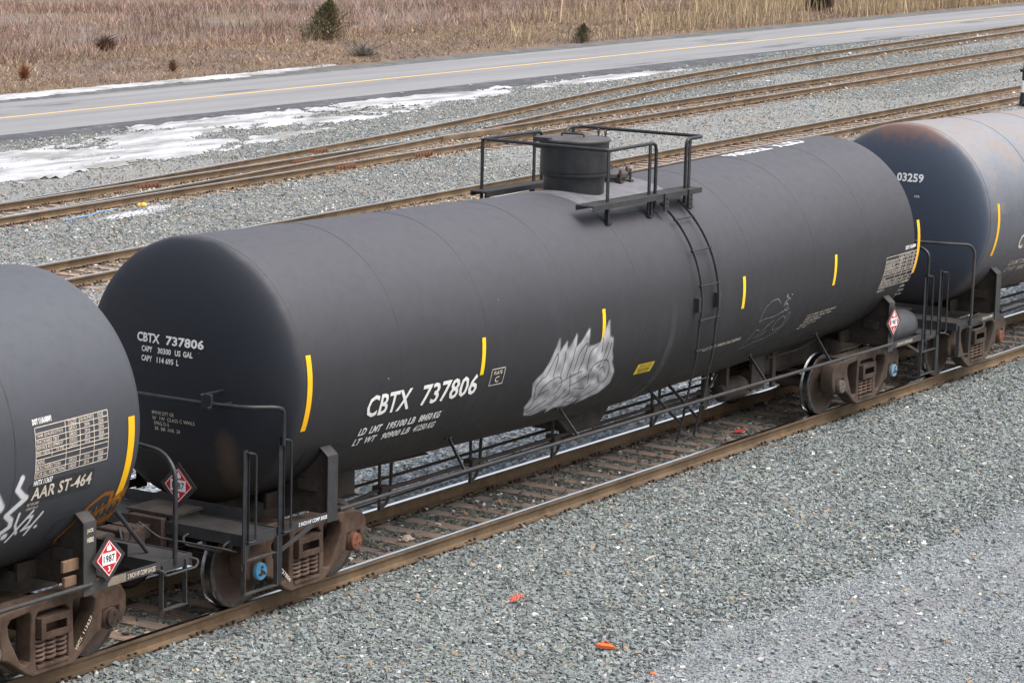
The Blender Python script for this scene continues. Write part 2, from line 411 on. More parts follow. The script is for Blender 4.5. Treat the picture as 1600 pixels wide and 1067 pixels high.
def truck(car, xc, caps, mat, marks=None):
    t = empty('truck'); t.parent = car; t.location = (xc, 0, 0)
    for sgn in (-1, 1):
        key = (mat.name, sgn)
        if key not in _sf: _sf[key] = sideframe(mat, sgn)
        link('side_frame', _sf[key], t)
        mb = MB(); q = lambda a: sgn*a
        ya, yb = sorted((q(.93), q(1.10)))
        # column guides, adapter blocks and pockets
        for s in (-1, 1):
            mb.box(s*.258-.012, s*.258+.012, ya+.02, yb-.02, .20, .72)
            mb.box(s*.889-.125, s*.889+.125, ya+.01, yb-.01, .555, .60)
            mb.box(s*.889-.11, s*.889+.11, min(q(.90), q(1.085)), max(q(.90), q(1.085)), .535, .57)
            mb.box(s*.889-.15, s*.889+.15, ya+.0, yb+.012, .595, .615)
        mb.box(-.235, .235, ya-.02, yb+.02, .165, .2)
        mb.box(-.80, .80, q(.99)-.105, q(.99)+.105, .848, .868)
        for k in range(4):
            cx = (-.78, -.42, .42, .78)[k]; mb.lathe([(0, .035), (.004, .0001)], (cx, q(1.0), .870), 'z', 12, mis=[1])  # flat dark discs painted on for the shade inside top-chord holes
        # ornament: foundry bar
        mb.box(-.98, -.80, q(1.098)-.008, q(1.098)+.008, .745, .757); mb.box(.80, .98, q(1.098)-.008, q(1.098)+.008, .74, .752)
        mb.build('frame_casting', [mat, M['grime']], t, bevel=.006)
        # bearing housing + caps
        for s in (-1, 1): MB().lathe([(q(.93), .08), (q(.93), .118), (q(.96), .125), (q(1.08), .125), (q(1.10), .112), (q(1.115), .11), (q(1.115), .04)], (s*.889, 0, .457), 'y', 28).build('bearing', mat, t, smooth=True)
        cap(t, -.889, sgn, caps[0] if sgn < 0 else M['greycap']); cap(t, .889, sgn, caps[1] if sgn < 0 else M['greycap'])
        # springs: three columns of coils, two rows
        for cx in (-.16, 0., .16):
            for ry in (1.035,):
                for rad, turns, wr in ((.073, 5.0, .0175),):
                    pts = []
                    for i in range(int(turns*12)+1):
                        a = 2*math.pi*i/12; pts.append((cx+rad*math.cos(a), q(ry)+rad*math.sin(a), .215+.245*i/(turns*12)))
                    MB().tube(pts, wr, 6).build('spring', M['spring'], t, smooth=True)
    # bolster
    mb = MB()
    mb.box(-.19, .19, -.93, .93, .5, .76)
    for s in (-1, 1):
        ya, yb = sorted((s*.93, s*1.145)); fa, fb = sorted((s*1.145, s*1.165))
        mb.box(-.225, .225, ya, yb, .475, .50); mb.box(-.225, -.195, ya, yb, .5, .655); mb.box(.195, .225, ya, yb, .5, .655); mb.box(-.225, .225, ya, yb, .655, .685)
        mb.box(-.225, .225, fa, fb, .467, .535); mb.box(-.225, .225, fa, fb, .625, .693); mb.box(-.225, -.155, fa, fb, .535, .625); mb.box(.155, .225, fa, fb, .535, .625)
        mb.box(-.19, .19, min(s*1.0, s*1.01), max(s*1.0, s*1.01), .5, .655)
    mb.lathe([(.76, .22), (.83, .22), (.83, .0001)], (0, 0, 0), 'z', 24)
    mb.build('bolster', mat, t, bevel=.006)
    for s in (-1, 1):
        mb = MB(); wheelmesh(mb, s*.889, 0, -1); wheelmesh(mb, s*.889, 0, 1)
        mb.lathe([(-1.0, .075), (-.65, .085), (.65, .085), (1.0, .075)], (s*.889, 0, .457), 'y', 16)
        mb.build('wheelset', [M['wheelface'], M['steel'], M['dullsteel']], t, smooth=True)
        # brake beam, shoes
        mb = MB(); xx = s*.36
        mb.bar((xx, -.72, .42), (xx, .72, .42), .08, .06)
        for yy in (-.745, .745): mb.box(min(xx, s*.43), max(xx, s*.43), yy-.045, yy+.045, .32, .56)
        mb.build('brake_beam', M['grime'], t)
    if marks:
        for (s, x, z, ang, w, h) in marks:
            ca, sa = math.cos(ang), math.sin(ang)
            decal([place_text(s, 0, 0, w, h, .02)], lambda u, v: (x+u*ca-v*sa, -1.0-.112, z+u*sa+v*ca), 'stencil', M['lettertan'], t, cut=0)
    return t

PLAC = [0]
def placard(car, fn, name='hazard_placard'):
    """fn maps (u,v,e) -> point; diamond of half width .2"""
    e0 = empty(name); e0.parent = car
    def dia(r, e, nm, mat, clip=None):
        d = [(0, -r), (r, 0), (0, r), (-r, 0)]
        vs = [fn(a, b, e) for a, b in d]; mb = MB(); mb.add(vs+[fn(a, b, e-.006) for a, b in d], [(0, 1, 2, 3), (7, 6, 5, 4), (0, 4, 5, 1), (1, 5, 6, 2), (2, 6, 7, 3), (3, 7, 4, 0)]); return mb.build(nm, mat, e0)
    dia(.255, 0, 'holder', M['black']); dia(.195, .004, 'red_field', M['red'])
    lines = []
    r = .18
    for a, b in (((0, -r), (r, 0)), ((r, 0), (0, r)), ((0, r), (-r, 0)), ((-r, 0), (0, -r))): lines.append(stroke([a, b], .008))
    lines.append(quad(-.105, .105, -.055, .055)); lines.append(stroke([(-.135, .06), (.135, .06)], .006)); lines.append(stroke([(-.135, -.06), (.135, -.06)], .006))
    fl = np.array([(-.03, .08), (.03, .08), (.04, .105), (.02, .13), (.005, .16), (-.008, .128), (-.02, .14), (-.04, .105)])
    lines.append((fl, [tuple(range(8))])); lines.append(place_text('3', -.018, -.135, .036, .055, .03))
    decal(lines, lambda u, v: fn(u, v, .0075), 'placard_border', M['white'], e0, cut=0)
    decal([place_text('1987', -.085, -.038, .17, .076, .02)], lambda u, v: fn(u, v, .0095), 'number', M['stickerblack'], e0, cut=0)
    return e0

def platform(car, x0, x1, out):
    """out=-1: car end at x0 ; +1: car end at x1"""
    MB().box(x0+.02, x1-.02, -1.33, 1.33, .955, .98).build('platform_grating', M['grate'], car)
    mb = MB()
    mb.box(x0, x0+.02, -1.37, 1.37, .86, .99); mb.box(x1-.02, x1, -1.37, 1.37, .86, .99)
    mb.box(x0+.02, x1-.02, -1.37, -1.33, .87, .986); mb.box(x0+.02, x1-.02, 1.33, 1.37, .87, .986)
    for k in range(5): mb.box(x0+.02, x1-.02, -1.0+.48*k, -.95+.48*k, .88, .953)
    mb.build('platform_frame', M['black'], car)
    xi = x1 if out < 0 else x0
    MB().box(xi-.012 if out > 0 else xi+.004, xi-.004 if out > 0 else xi+.012, -.95, .95, .99, 1.12).build('kick_plate', M['black'], car)
def step(car, x0, x1, zt, zb, mid=None, ys=-1):
    mb = MB(); y = 1.37*ys
    for x in (x0, x1): mb.bar((x, y, zt), (x, y, zb), .055, .014, (0, 1, 0) if False else (1, 0, 0))
    mb.bar((x0-.02, y, zb), (x1+.02, y, zb), .055, .014)
    if mid: mb.bar((x0-.0, y, mid), (x1+.0, y, mid), .045, .012)
    return mb.build('sill_step', M['sidesill'], car)
def grab_loop(car, x, z0, z1, y=-1.39, dx=.09, r=.013):
    return MB().tube(roundpath([(x, y+.02, z1), (x, y-.03, z1), (x+dx, y-.04, z1-.02), (x+dx, y-.04, z0), (x, y-.03, z0), (x, y+.02, z0)], .05), r, 8).build('grab_iron', M['blackrail'], car, smooth=True)
def bolster_web(car, x, facemat):
    for s in (-1, 1):
        pts = [(1.37*s, .95), (1.37*s, 1.62), (1.16*s, 1.70)]
        Z = zc(x)
        for k in range(10):
            y = 1.13*(1-k/9)+.12*(k/9); pts.append((y*s, Z-math.sqrt((RT-.01)**2-y*y)))
        pts += [(.12*s, .98), (.6*s, .93)]
        MB().prism(pts, 'x', x-.02, x+.02).build('bolster_web', M['grime'], car)
        mb = MB(); y = 1.378*s
        mb.bar((x, y, .87), (x, y, 1.62), .19, .018, (0, 1, 0))
        mb.bar((x, y, 1.62), (x, 1.20*s, 1.765), .19, .018, (0, 1, .5))
        mb.bar((x, 1.20*s, 1.765), (x, 1.12*s, 1.765), .26, .016)
        mb.build('jacking_pad', facemat, car, bevel=.004)
        mb = MB(); mb.box(x-.30, x-.021, min(.65*s, .69*s), max(.65*s, .69*s), .96, 1.14); mb.build('web_bracket', M['grime'], car); mb = MB(); mb.box(x-.025-.05, x-.021, min(.95*s, 1.2*s), max(.95*s, 1.2*s), 1.2, 1.32)
        mb.build('web_bracket', M['grime'], car)
def coupler(car, x, s):
    mb = MB()
    mb.box(*sorted((x-s*.5, x+s*.30)), -.085, .085, .78, .94)
    mb.box(*sorted((x+s*.28, x+s*.50)), -.20, .16, .73, .99)
    mb.box(*sorted((x+s*.46, x+s*.62)), .02, .18, .75, .97)
    mb.box(*sorted((x+s*.44, x+s*.55)), -.22, -.11, .75, .97)
    mb.build('coupler', M['rust'], car, bevel=.02)
    mb = MB()
    mb.box(*sorted((x-s*.05, x+s*.06)), -.24, .24, .68, 1.02)
    mb.build('striker', M['rust'], car, bevel=.01)
    MB().tube(roundpath([(x-s*.1, .25, .85), (x+s*.2, .3, .8), (x+s*.35, .3, .45), (x+s*.55, .22, .42)], .15), .022, 8).build('air_hose', M['black'], car, smooth=True)
    MB().tube(roundpath([(x+s*.02, -1.25, .80), (x+s*.12, -1.2, .84), (x+s*.16, -.3, .84), (x+s*.3, -.12, 1.02)], .06), .012, 6).build('uncoupling_lever', M['sidesill'], car, smooth=True)

def underframe(car):
    mb = MB()
    for a, b in ((-.52, 2.9), (13.0, 16.75)):
        mb = MB(); mb.box(a, b, -.30, -.27, .70, 1.03); mb.box(a, b, .27, .30, .70, 1.03); mb.box(a, b, -.33, .33, 1.03, 1.06)
        mb.box(a, b, -.36, -.24, .685, .70); mb.box(a, b, .24, .36, .685, .70)
        mb.build('stub_sill', M['grime'], car)
    # pipes and hangers
    mb = MB()
    mb.tube(roundpath([(1.6, -.35, .62), (2.9, -.3, .60), (3.5, -.22, .62), (4.0, -.22, .60), (12.6, -.22, .66)], .2), .028, 8)
    mb.tube(roundpath([(2.6, -.15, .56), (3.3, -.15, .53), (4.2, -.15, .50), (13.2, -.15, .58)], .2), .022, 8)
    mb.tube([(3.0, -.05, .40), (8.2, .0, .44), (12.8, .0, .5)], .014, 6)
    mb.tube([(2.4, .2, .58), (13.4, .2, .6)], .022, 6)
    mb.build('brake_pipe', M['grime'], car, smooth=True)
    for x in (3.52, 5.5, 7.45, 10.05, 11.5):
        zt = zc(x)-1.47
        mb = MB(); mb.tube(roundpath([(x, -.22, zt), (x-.02, -.24, .42), (x+.02, -.2, .36), (x+.34, -.1, .38), (x+.38, -.12, .6), (x+.36, -.14, zt+.02)], .08), .022, 6)
        mb.box(x-.05, x+.1, -.29, -.15, .58, .67)
        mb.build('pipe_hanger', M['grime'], car)
    # outlet and protective skid
    mb = MB(); x = 8.15
    mb.prism([(7.45, .90), (7.75, .66), (8.55, .66), (8.85, .90)], 'y', -.28, .28)
    mb.lathe([(.48, .09), (.66, .11), (.66, .16), (.69, .16)], (8.15, 0, 0), 'z', 16)
    mb.build('outlet_skid', M['grime'], car, bevel=.01)
    # brake gear near the right end
    mb = MB(); mb.lathe([(-.35, .0001), (-.33, .10), (-.25, .15), (.2, .15), (.24, .17), (.30, .17), (.31, .0001)], (12.05, -.35, .62), 'x', 20)
    mb.box(11.78, 11.86, -.45, -.25, .55, 1.02); mb.build('brake_cylinder', M['grime'], car, smooth=True)
    mb = MB(); mb.box(11.05, 11.15, -.5, -.44, .5, 1.0); mb.box(12.45, 12.85, -.5, -.46, .55, 1.08); mb.box(13.1, 13.2, -.5, -.45, .52, 1.06)
    mb.tube([(12.3, -.52, .62), (13.3, -.52, .66), (14.4, -.5, .62)], .02, 6); mb.tube([(12.9, -.5, .98), (13.9, -.5, .98), (14.7, -.45, 1.06)], .018, 6)
    mb.tube([(11.0, -.47, .60), (11.45, -.47, .95)], .02, 6)
    mb.build('brake_rigging', M['grime'], car)
    # cradle brace along the heads
    for xa, xb in ((2.9, 4.4), (13.0, 11.6)):
        mb = MB()
        for s in (-1, 1): mb.bar((xa, .2*s, .99), (xb, .2*s, zc(xb)-RT+.0), .25, .02)
        mb.build('sill_pad', M['grime'], car)

def side_pipe(car, ladder=True):
    a = roundpath([(1.09, -1.40, .99), (2.0, -1.405, 1.0), (8.2, -1.40, 1.0), (15.25, -1.40, .985)], .2)
    MB().tube(a, .024, 10).build('side_pipe', M['pipe'], car, smooth=True)
    for xt, at, xb, zb in ((3.86, -49, 3.62, 1.0), (6.27, -46, 6.2, 1.0), (11.42, -49, 11.2, 1.0), (13.45, -49, 13.2, 1.0)):
        f = side(); p = Vector(f(xt, at)); MB().bar(p, (xb, -1.40, zb-.02), .04, .016, (1, 0, 0)).build('pipe_strut', M['pipe'], car)
        MB().box(p.x-.07, p.x+.07, p.y-.012, p.y+.06, p.z-.01, p.z+.012).build('strut_foot', M['black'], car)

def ladder(car):
    prof = [(-.86, 3.67), (-1.06, 3.43), (-1.33, 3.05), (-1.475, 2.61), (-1.51, 2.16), (-1.49, 1.74), (-1.41, 1.31), (-1.34, .92), (-1.24, .49)]
    # smooth profile
    def P(t):
        i = min(int(t), len(prof)-2); u = t-i
        p0 = prof[max(i-1, 0)]; p1 = prof[i]; p2 = prof[i+1]; p3 = prof[min(i+2, len(prof)-1)]
        return tuple(.5*((2*p1[k])+(-p0[k]+p2[k])*u+(2*p0[k]-5*p1[k]+4*p2[k]-p3[k])*u*u+(-p0[k]+3*p1[k]-3*p2[k]+p3[k])*u**3) for k in (0, 1))
    # keep clear of the shell
    for x in (8.95, 9.40):
        pts = []
        for i in range(0, 8*4+1):
            y, z = P(i/4); y -= .03; Z = zc(x); rr = math.hypot(y, z-Z)
            if z > Z-.3 and rr < RT+.075: k = (RT+.075)/rr; y *= k; z = Z+(z-Z)*k
            pts.append((x, y, z))
        mb = MB()
        for a, b in zip(pts, pts[1:]): mb.bar(a, b, .012, .032, (0, -1, .2))
        mb.build('ladder_stile', M['sidesill'], car)
        if x < 9: L = pts
        else: Rr = pts
    for t in range(1, 9):
        i = t*4; mb = MB(); a, b = Vector(L[i]), Vector(Rr[i]); mb.tube([a-Vector((.025, 0, 0)), b+Vector((.025, 0, 0))], .0105, 8)
        for c, dx in ((a, -1), (b, 1)): mb.lathe([(dx*.0, .02), (dx*.03, .02), (dx*.03, .0001)], tuple(c), 'x', 8)
        mb.build('ladder_rung', M['blackrail'], car)
    for t, in ((5.6,),):
        pass
    for x in (8.90, 9.44):      # shell brackets
        mb = MB(); Z = zc(x); mb.box(x-.03, x+.03, -RT-.08, -RT+.03, Z-.1, Z+.1); mb.build('ladder_bracket', M['black'], car, bevel=.008)
    f = side()
    for xt, at, xb in ((8.86, -55, 8.95), (9.46, -57, 9.42)):
        p = Vector(f(xt, at)); MB().bar(p, (xb, -1.30, .74), .04, .014, (1, 0, 0)).build('ladder_brace', M['pipe'], car)

def dome_gear(car):
    x = 8.17
    mb = MB(); mb.lathe([(3.60, .405), (4.06, .405)], (x, 0, 0), 'z', 48); mb.build('nozzle', M['blackrail'], car, smooth=True)
    mb = MB(); mb.lathe([(4.05, .38), (4.045, .452), (4.06, .465), (4.075, .465), (4.08, .447), (4.105, .447), (4.11, .457), (4.50, .455), (4.508, .448)], (x, 0, 0), 'z', 64); mb.build('dome_housing', M['blackrail'], car, smooth=True)
    mb = MB(); mb.lathe([(4.503, .455), (4.503, .482), (4.522, .485), (4.537, .474), (4.55, .2), (4.552, .0001)], (x, 0, 0), 'z', 64)
    lid = mb.build('dome_lid', M['lid'], car, smooth=True)
    MB().tube(roundpath([(x-.03, .19, 4.55), (x-.03, .19, 4.585), (x+.03, -.12, 4.585), (x+.03, -.12, 4.55)], .02), .013, 6).build('lid_handle', M['black'], lid, smooth=True)
    mb = MB(); mb.box(x-.50, x-.40, .1, .34, 4.50, 4.56); mb.lathe([(4.44, .035), (4.50, .035)], (x-.47, .22, 0), 'z', 10); mb.box(x-.52, x-.44, .16, .3, 4.42, 4.47); mb.build('lid_hinge', M['black'], car, bevel=.006)
    mb = MB()
    for a in (-28, -10):
        c = Vector((x+.47*math.cos(R_(a)), .47*math.sin(R_(a)), 4.52)); mb.tube([c, c+Vector((0, 0, .08))], .016, 8); mb.tube(arc(c+Vector((0, 0, .08)), .025, 0, 2*math.pi, 10, ((1, 0, 0), (0, 0, 1))), .009, 6)
    mb.tube([(x+.46, -.12, 4.5), (x+.475, -.13, 4.35), (x+.47, -.14, 4.2)], .008, 6)
    mb.build('lid_latch', M['jointdark'], car, smooth=True)
    # second smaller manway behind
    mx, my = 9.18, .10
    mb = MB(); mb.lathe([(3.62, .26), (3.93, .26), (3.94, .30), (3.985, .30), (3.99, .27), (4.02, .25), (4.03, .0001)], (mx, my, 0), 'z', 36)
    mb.box(mx-.06, mx+.06, my-.06, my+.06, 4.03, 4.055); mb.build('manway_cover', M['lid'], car, smooth=True)
    for k in range(8):
        mb = MB(); a = R_(20+45*k); c = Vector((mx+.325*math.cos(a), my+.325*math.sin(a), 3.86)); mb.tube([c, c+Vector((0, 0, .19))], .018, 8); mb.lathe([(0, .032), (.03, .032), (.03, .0001)], (c.x, c.y, c.z+.12), 'z', 6)
        mb.box(c.x-.035, c.x+.035, c.y-.035, c.y+.035, 3.84, 3.9)
        mb.build('manway_bolt', M['jointdark'], car)
    # pad on the shell
    n = 40; vs = []; fs = []; A0, A1 = 57, 123; xa, xb = 7.42, 9.62
    for i in range(n+1):
        for j in range(n+1):
            u, v = i/n*2-1, j/n*2-1
            # superellipse outline
            k = max(abs(u), abs(v)); rr = (abs(u)**5+abs(v)**5)**.2 if k > 0 else 1; s = k/rr if rr > 0 else 1
            x_ = (xa+xb)/2+u*s*(xb-xa)/2; th = R_((A0+A1)/2+v*s*(A1-A0)/2); r = RT+(.012 if k < .999 else -.002)
            vs.append((x_, -r*math.cos(th), zc(x_)+r*math.sin(th)))
    for i in range(n):
        for j in range(n): a = i*(n+1)+j; fs.append((a, a+1, a+n+2, a+n+1))
    MB().add(vs, fs).build('reinforcing_pad', M['pad'], car, smooth=True)
    # walkways
    for s, xa, xb in ((-1, 6.95, 9.78), (1, 7.28, 9.9)):
        y0, y1 = sorted((s*.80, s*1.04)); mb = MB(); mb.box(xa, xb, y0, y1, 3.80, 3.822)
        g = mb.build('walkway', M['grate'], car)
        mb = MB(); mb.box(xa, xb, y0-.012, y0, 3.755, 3.826); mb.box(xa, xb, y1, y1+.012, 3.755, 3.826); mb.build('walkway_edge', M['black'], car)
        for xx in (7.5, 8.6, 9.66):
            mb = MB(); y = s*.93; z = zc(xx)+math.sqrt(RT**2-.93**2); mb.bar((xx, y, z-.03), (xx, y, 3.79), .06, .03, (1, 0, 0)); mb.build('walkway_bracket', M['black'], car)
    # cross struts between walkways near the dome
    mb = MB()
    for xx in (7.0, 9.7): pass
    # railing
    yn, yf, z = -.93, 1.02, 4.49; r = .0235
    def t(pts, rr=.1): return MB().tube(roundpath(pts, rr, 6), r, 10)
    t([(8.72, yn-.0, 3.62), (8.72, yn, 4.5), (7.47, yn-.02, z), (7.47, yf, z), (8.98, yf, z), (8.98, yf, 3.7)], .13).build('top_handrail', M['blackrail'], car, smooth=True)
    t([(9.52, yn, 3.62), (9.52, yn, 4.49), (9.90, yn-.05, 4.50), (9.90, yf, z), (9.62, yf, z), (9.5, yf, 4.3), (9.5, yf, 3.7)], .1).build('top_handrail', M['blackrail'], car, smooth=True)
    for px, py in ((7.5, yn), (8.56, yn), (9.62, yn), (7.5, yf), (8.78, yf), (9.78, yf)):
        zz = zc(px)+math.sqrt((RT+.01)**2-py*py)-.01
        mb = MB(); mb.bar((px, py-.0, zz), (px, py, z+.005), .055, .018, (0, 1, 0)); mb.box(px-.06, px+.06, py-.05, py+.05, zz-.012, zz+.012); mb.build('rail_post', M['blackrail'], car)
    for px in (8.80, 9.44):
        mb = MB(); mb.box(px-.05, px+.05, -1.075, -1.045, 3.60, 3.83)
        for k in range(3): mb.lathe([(-1.09, .0001), (-1.09, .013), (-1.07, .013)], (px, 0, 3.64+.06*k), 'y', 8)
        mb.build('ladder_bolt_plate', M['black'], car)
M['lid'] = dirty('weathered_lid', (.04, .037, .038), (.075, .067, .065), 4, .6)
M['jointdark'] = dirty('dark_rusty_bolts', (.035, .028, .026), (.09, .05, .035), 14, .7)

# ---- lettering tables
def table_items(x0, w, v0, h):
    """returns lines & words in (u metres, v metres), v up"""
    it = []; rows = [0, .115, .235, .355, .475, .555, .635, .755, .875, 1.0]; cols = [0, .41, .605, .80, 1.0]; lw = .009
    X = lambda a: x0+a*w; V = lambda a: v0+h*(1-a)
    for r in rows: it.append(quad(X(0), X(1), V(r)-lw/2, V(r)+lw/2))
    for c in cols: it.append(quad(X(c)-lw/2, X(c)+lw/2, V(1), V(0)))
    def tx(s, c0, c1, r0, r1, k=.62):
        hh = h*(r1-r0)*k; it.append(place_text(s, X(c0)+.012, V(r1)+h*(r1-r0)*.2, (c1-c0)*w-.026, hh, .02))
    for s, r0, c1 in (('TANK QUALIFICATION', 1, .385), ('THICKNESS TEST', 2, .33), ('SERVICE EQUIPMENT', 3, .385), ('PRD. VALVE', 4, .2), ('LINING', 6, .13), ('88.B.2 INSPECTION', 7, .35), ('STUB SILL INSPECTION', 8, .41)):
        tx(s, 0, c1, rows[r0], rows[r0+1])
    tx('75 PSI', .26, .39, rows[4], rows[5]); it.append(quad(X(.215)-lw/3, X(.215)+lw/3, V(rows[6]), V(rows[4])))
    tx('STATION', .44, .58, 0, .06, .7); tx('STENCIL', .44, .58, .055, .115, .7); tx('QUALIFIED', .605, .80, 0, .115); tx('DUE', .85, .95, 0, .115)
    for i, y in ((1, '2026'), (2, '2026'), (3, '2026'), (4, '2021'), (7, '2026'), (8, '2026')):
        tx('GRSO', .44, .575, rows[i], rows[i+1]); tx('2016', .655, .755, rows[i], rows[i+1]); tx(y, .85, .95, rows[i], rows[i+1])
    return it

# ---- soft spray paint as a fine skin with per-vertex alpha
def spray(parent, name, x0, x1, a0, a1, fn, res=.012, e=.0045, shear=False):
    """fn(U,V)->(rgb(N,3), alpha(N)); U in metres along x, V metres up from a0 (degrees)"""
    h = (a1-a0)/DEG; nu = int((x1-x0)/res)+1; nv = int(h/res)+1
    U, V = np.meshgrid(np.linspace(0, x1-x0, nu), np.linspace(0, h, nv)); U = U.ravel(); V = V.ravel()
    if shear:
        A_ = a0+V*DEG; A2 = np.where(A_ < -20, -20+(A_+20)/.83, A_); sh = .016*np.maximum(0, -20-A2)+.05; rgb, al = fn(U-sh, (A2-a0)/DEG)
    else: rgb, al = fn(U, V)
    keep = al > .01
    th = np.radians(a0)+V/RT; X = x0+U; r = RT+e
    inh = X > X1
    zz = 2.351+SL*np.abs(np.clip(X, X0, X1)-XM)
    rr = np.where(inh, RT*np.clip(1-np.abs((X-X1)/HD)**HP, 0, 1)**(1/HP)+e, r)
    P = np.stack([X, -rr*np.cos(th), zz+rr*np.sin(th)], 1)
    idx = np.arange(nu*nv).reshape(nv, nu)
    q = np.stack([idx[:-1, :-1], idx[:-1, 1:], idx[1:, 1:], idx[1:, :-1]], -1).reshape(-1, 4)
    q = q[keep[q].any(1)]
    used = np.unique(q); mp = -np.ones(nu*nv, int); mp[used] = np.arange(len(used))
    me = bpy.data.meshes.new(name); me.from_pydata(P[used].tolist(), [], mp[q].tolist())
    ca = me.attributes.new('col', 'FLOAT_COLOR', 'POINT'); ca.data.foreach_set('color', np.c_[rgb[used], np.ones(len(used))].astype('f').ravel())
    aa = me.attributes.new('alpha', 'FLOAT', 'POINT'); aa.data.foreach_set('value', al[used].astype('f'))
    me.materials.append(M['spray']); me.polygons.foreach_set('use_smooth', [True]*len(me.polygons))
    return link(name, me, parent)
def segdist(U, V, pts):
    d = np.full(len(U), 9.)
    for (a, b), (c, e) in zip(pts, pts[1:]):
        L2 = (c-a)**2+(e-b)**2+1e-12; t = np.clip(((U-a)*(c-a)+(V-b)*(e-b))/L2, 0, 1); d = np.minimum(d, np.hypot(U-a-t*(c-a), V-b-t*(e-b)))
    return d
def inpoly(U, V, poly):
    ins = np.zeros(len(U), bool); n = len(poly)
    for i in range(n):
        x1, y1 = poly[i]; x2, y2 = poly[(i+1) % n]
        c = ((y1 > V) != (y2 > V)) & (U < (x2-x1)*(V-y1)/((y2-y1) if y2 != y1 else 1e-9)+x1); ins ^= c
    return ins
def sm(x, a, b): t = np.clip((x-a)/(b-a), 0, 1); return t*t*(3-2*t)
def vnoise(U, V, s, seed=0):
    r = np.random.default_rng(seed); g = r.random((64, 64)); x = U*s; y = V*s; i = np.floor(x).astype(int); j = np.floor(y).astype(int); fx = x-i; fy = y-j
    fx = fx*fx*(3-2*fx); fy = fy*fy*(3-2*fy); G = lambda a, b: g[a % 64, b % 64]
    return (G(i, j)*(1-fx)*(1-fy)+G(i+1, j)*fx*(1-fy)+G(i, j+1)*(1-fx)*fy+G(i+1, j+1)*fx*fy)

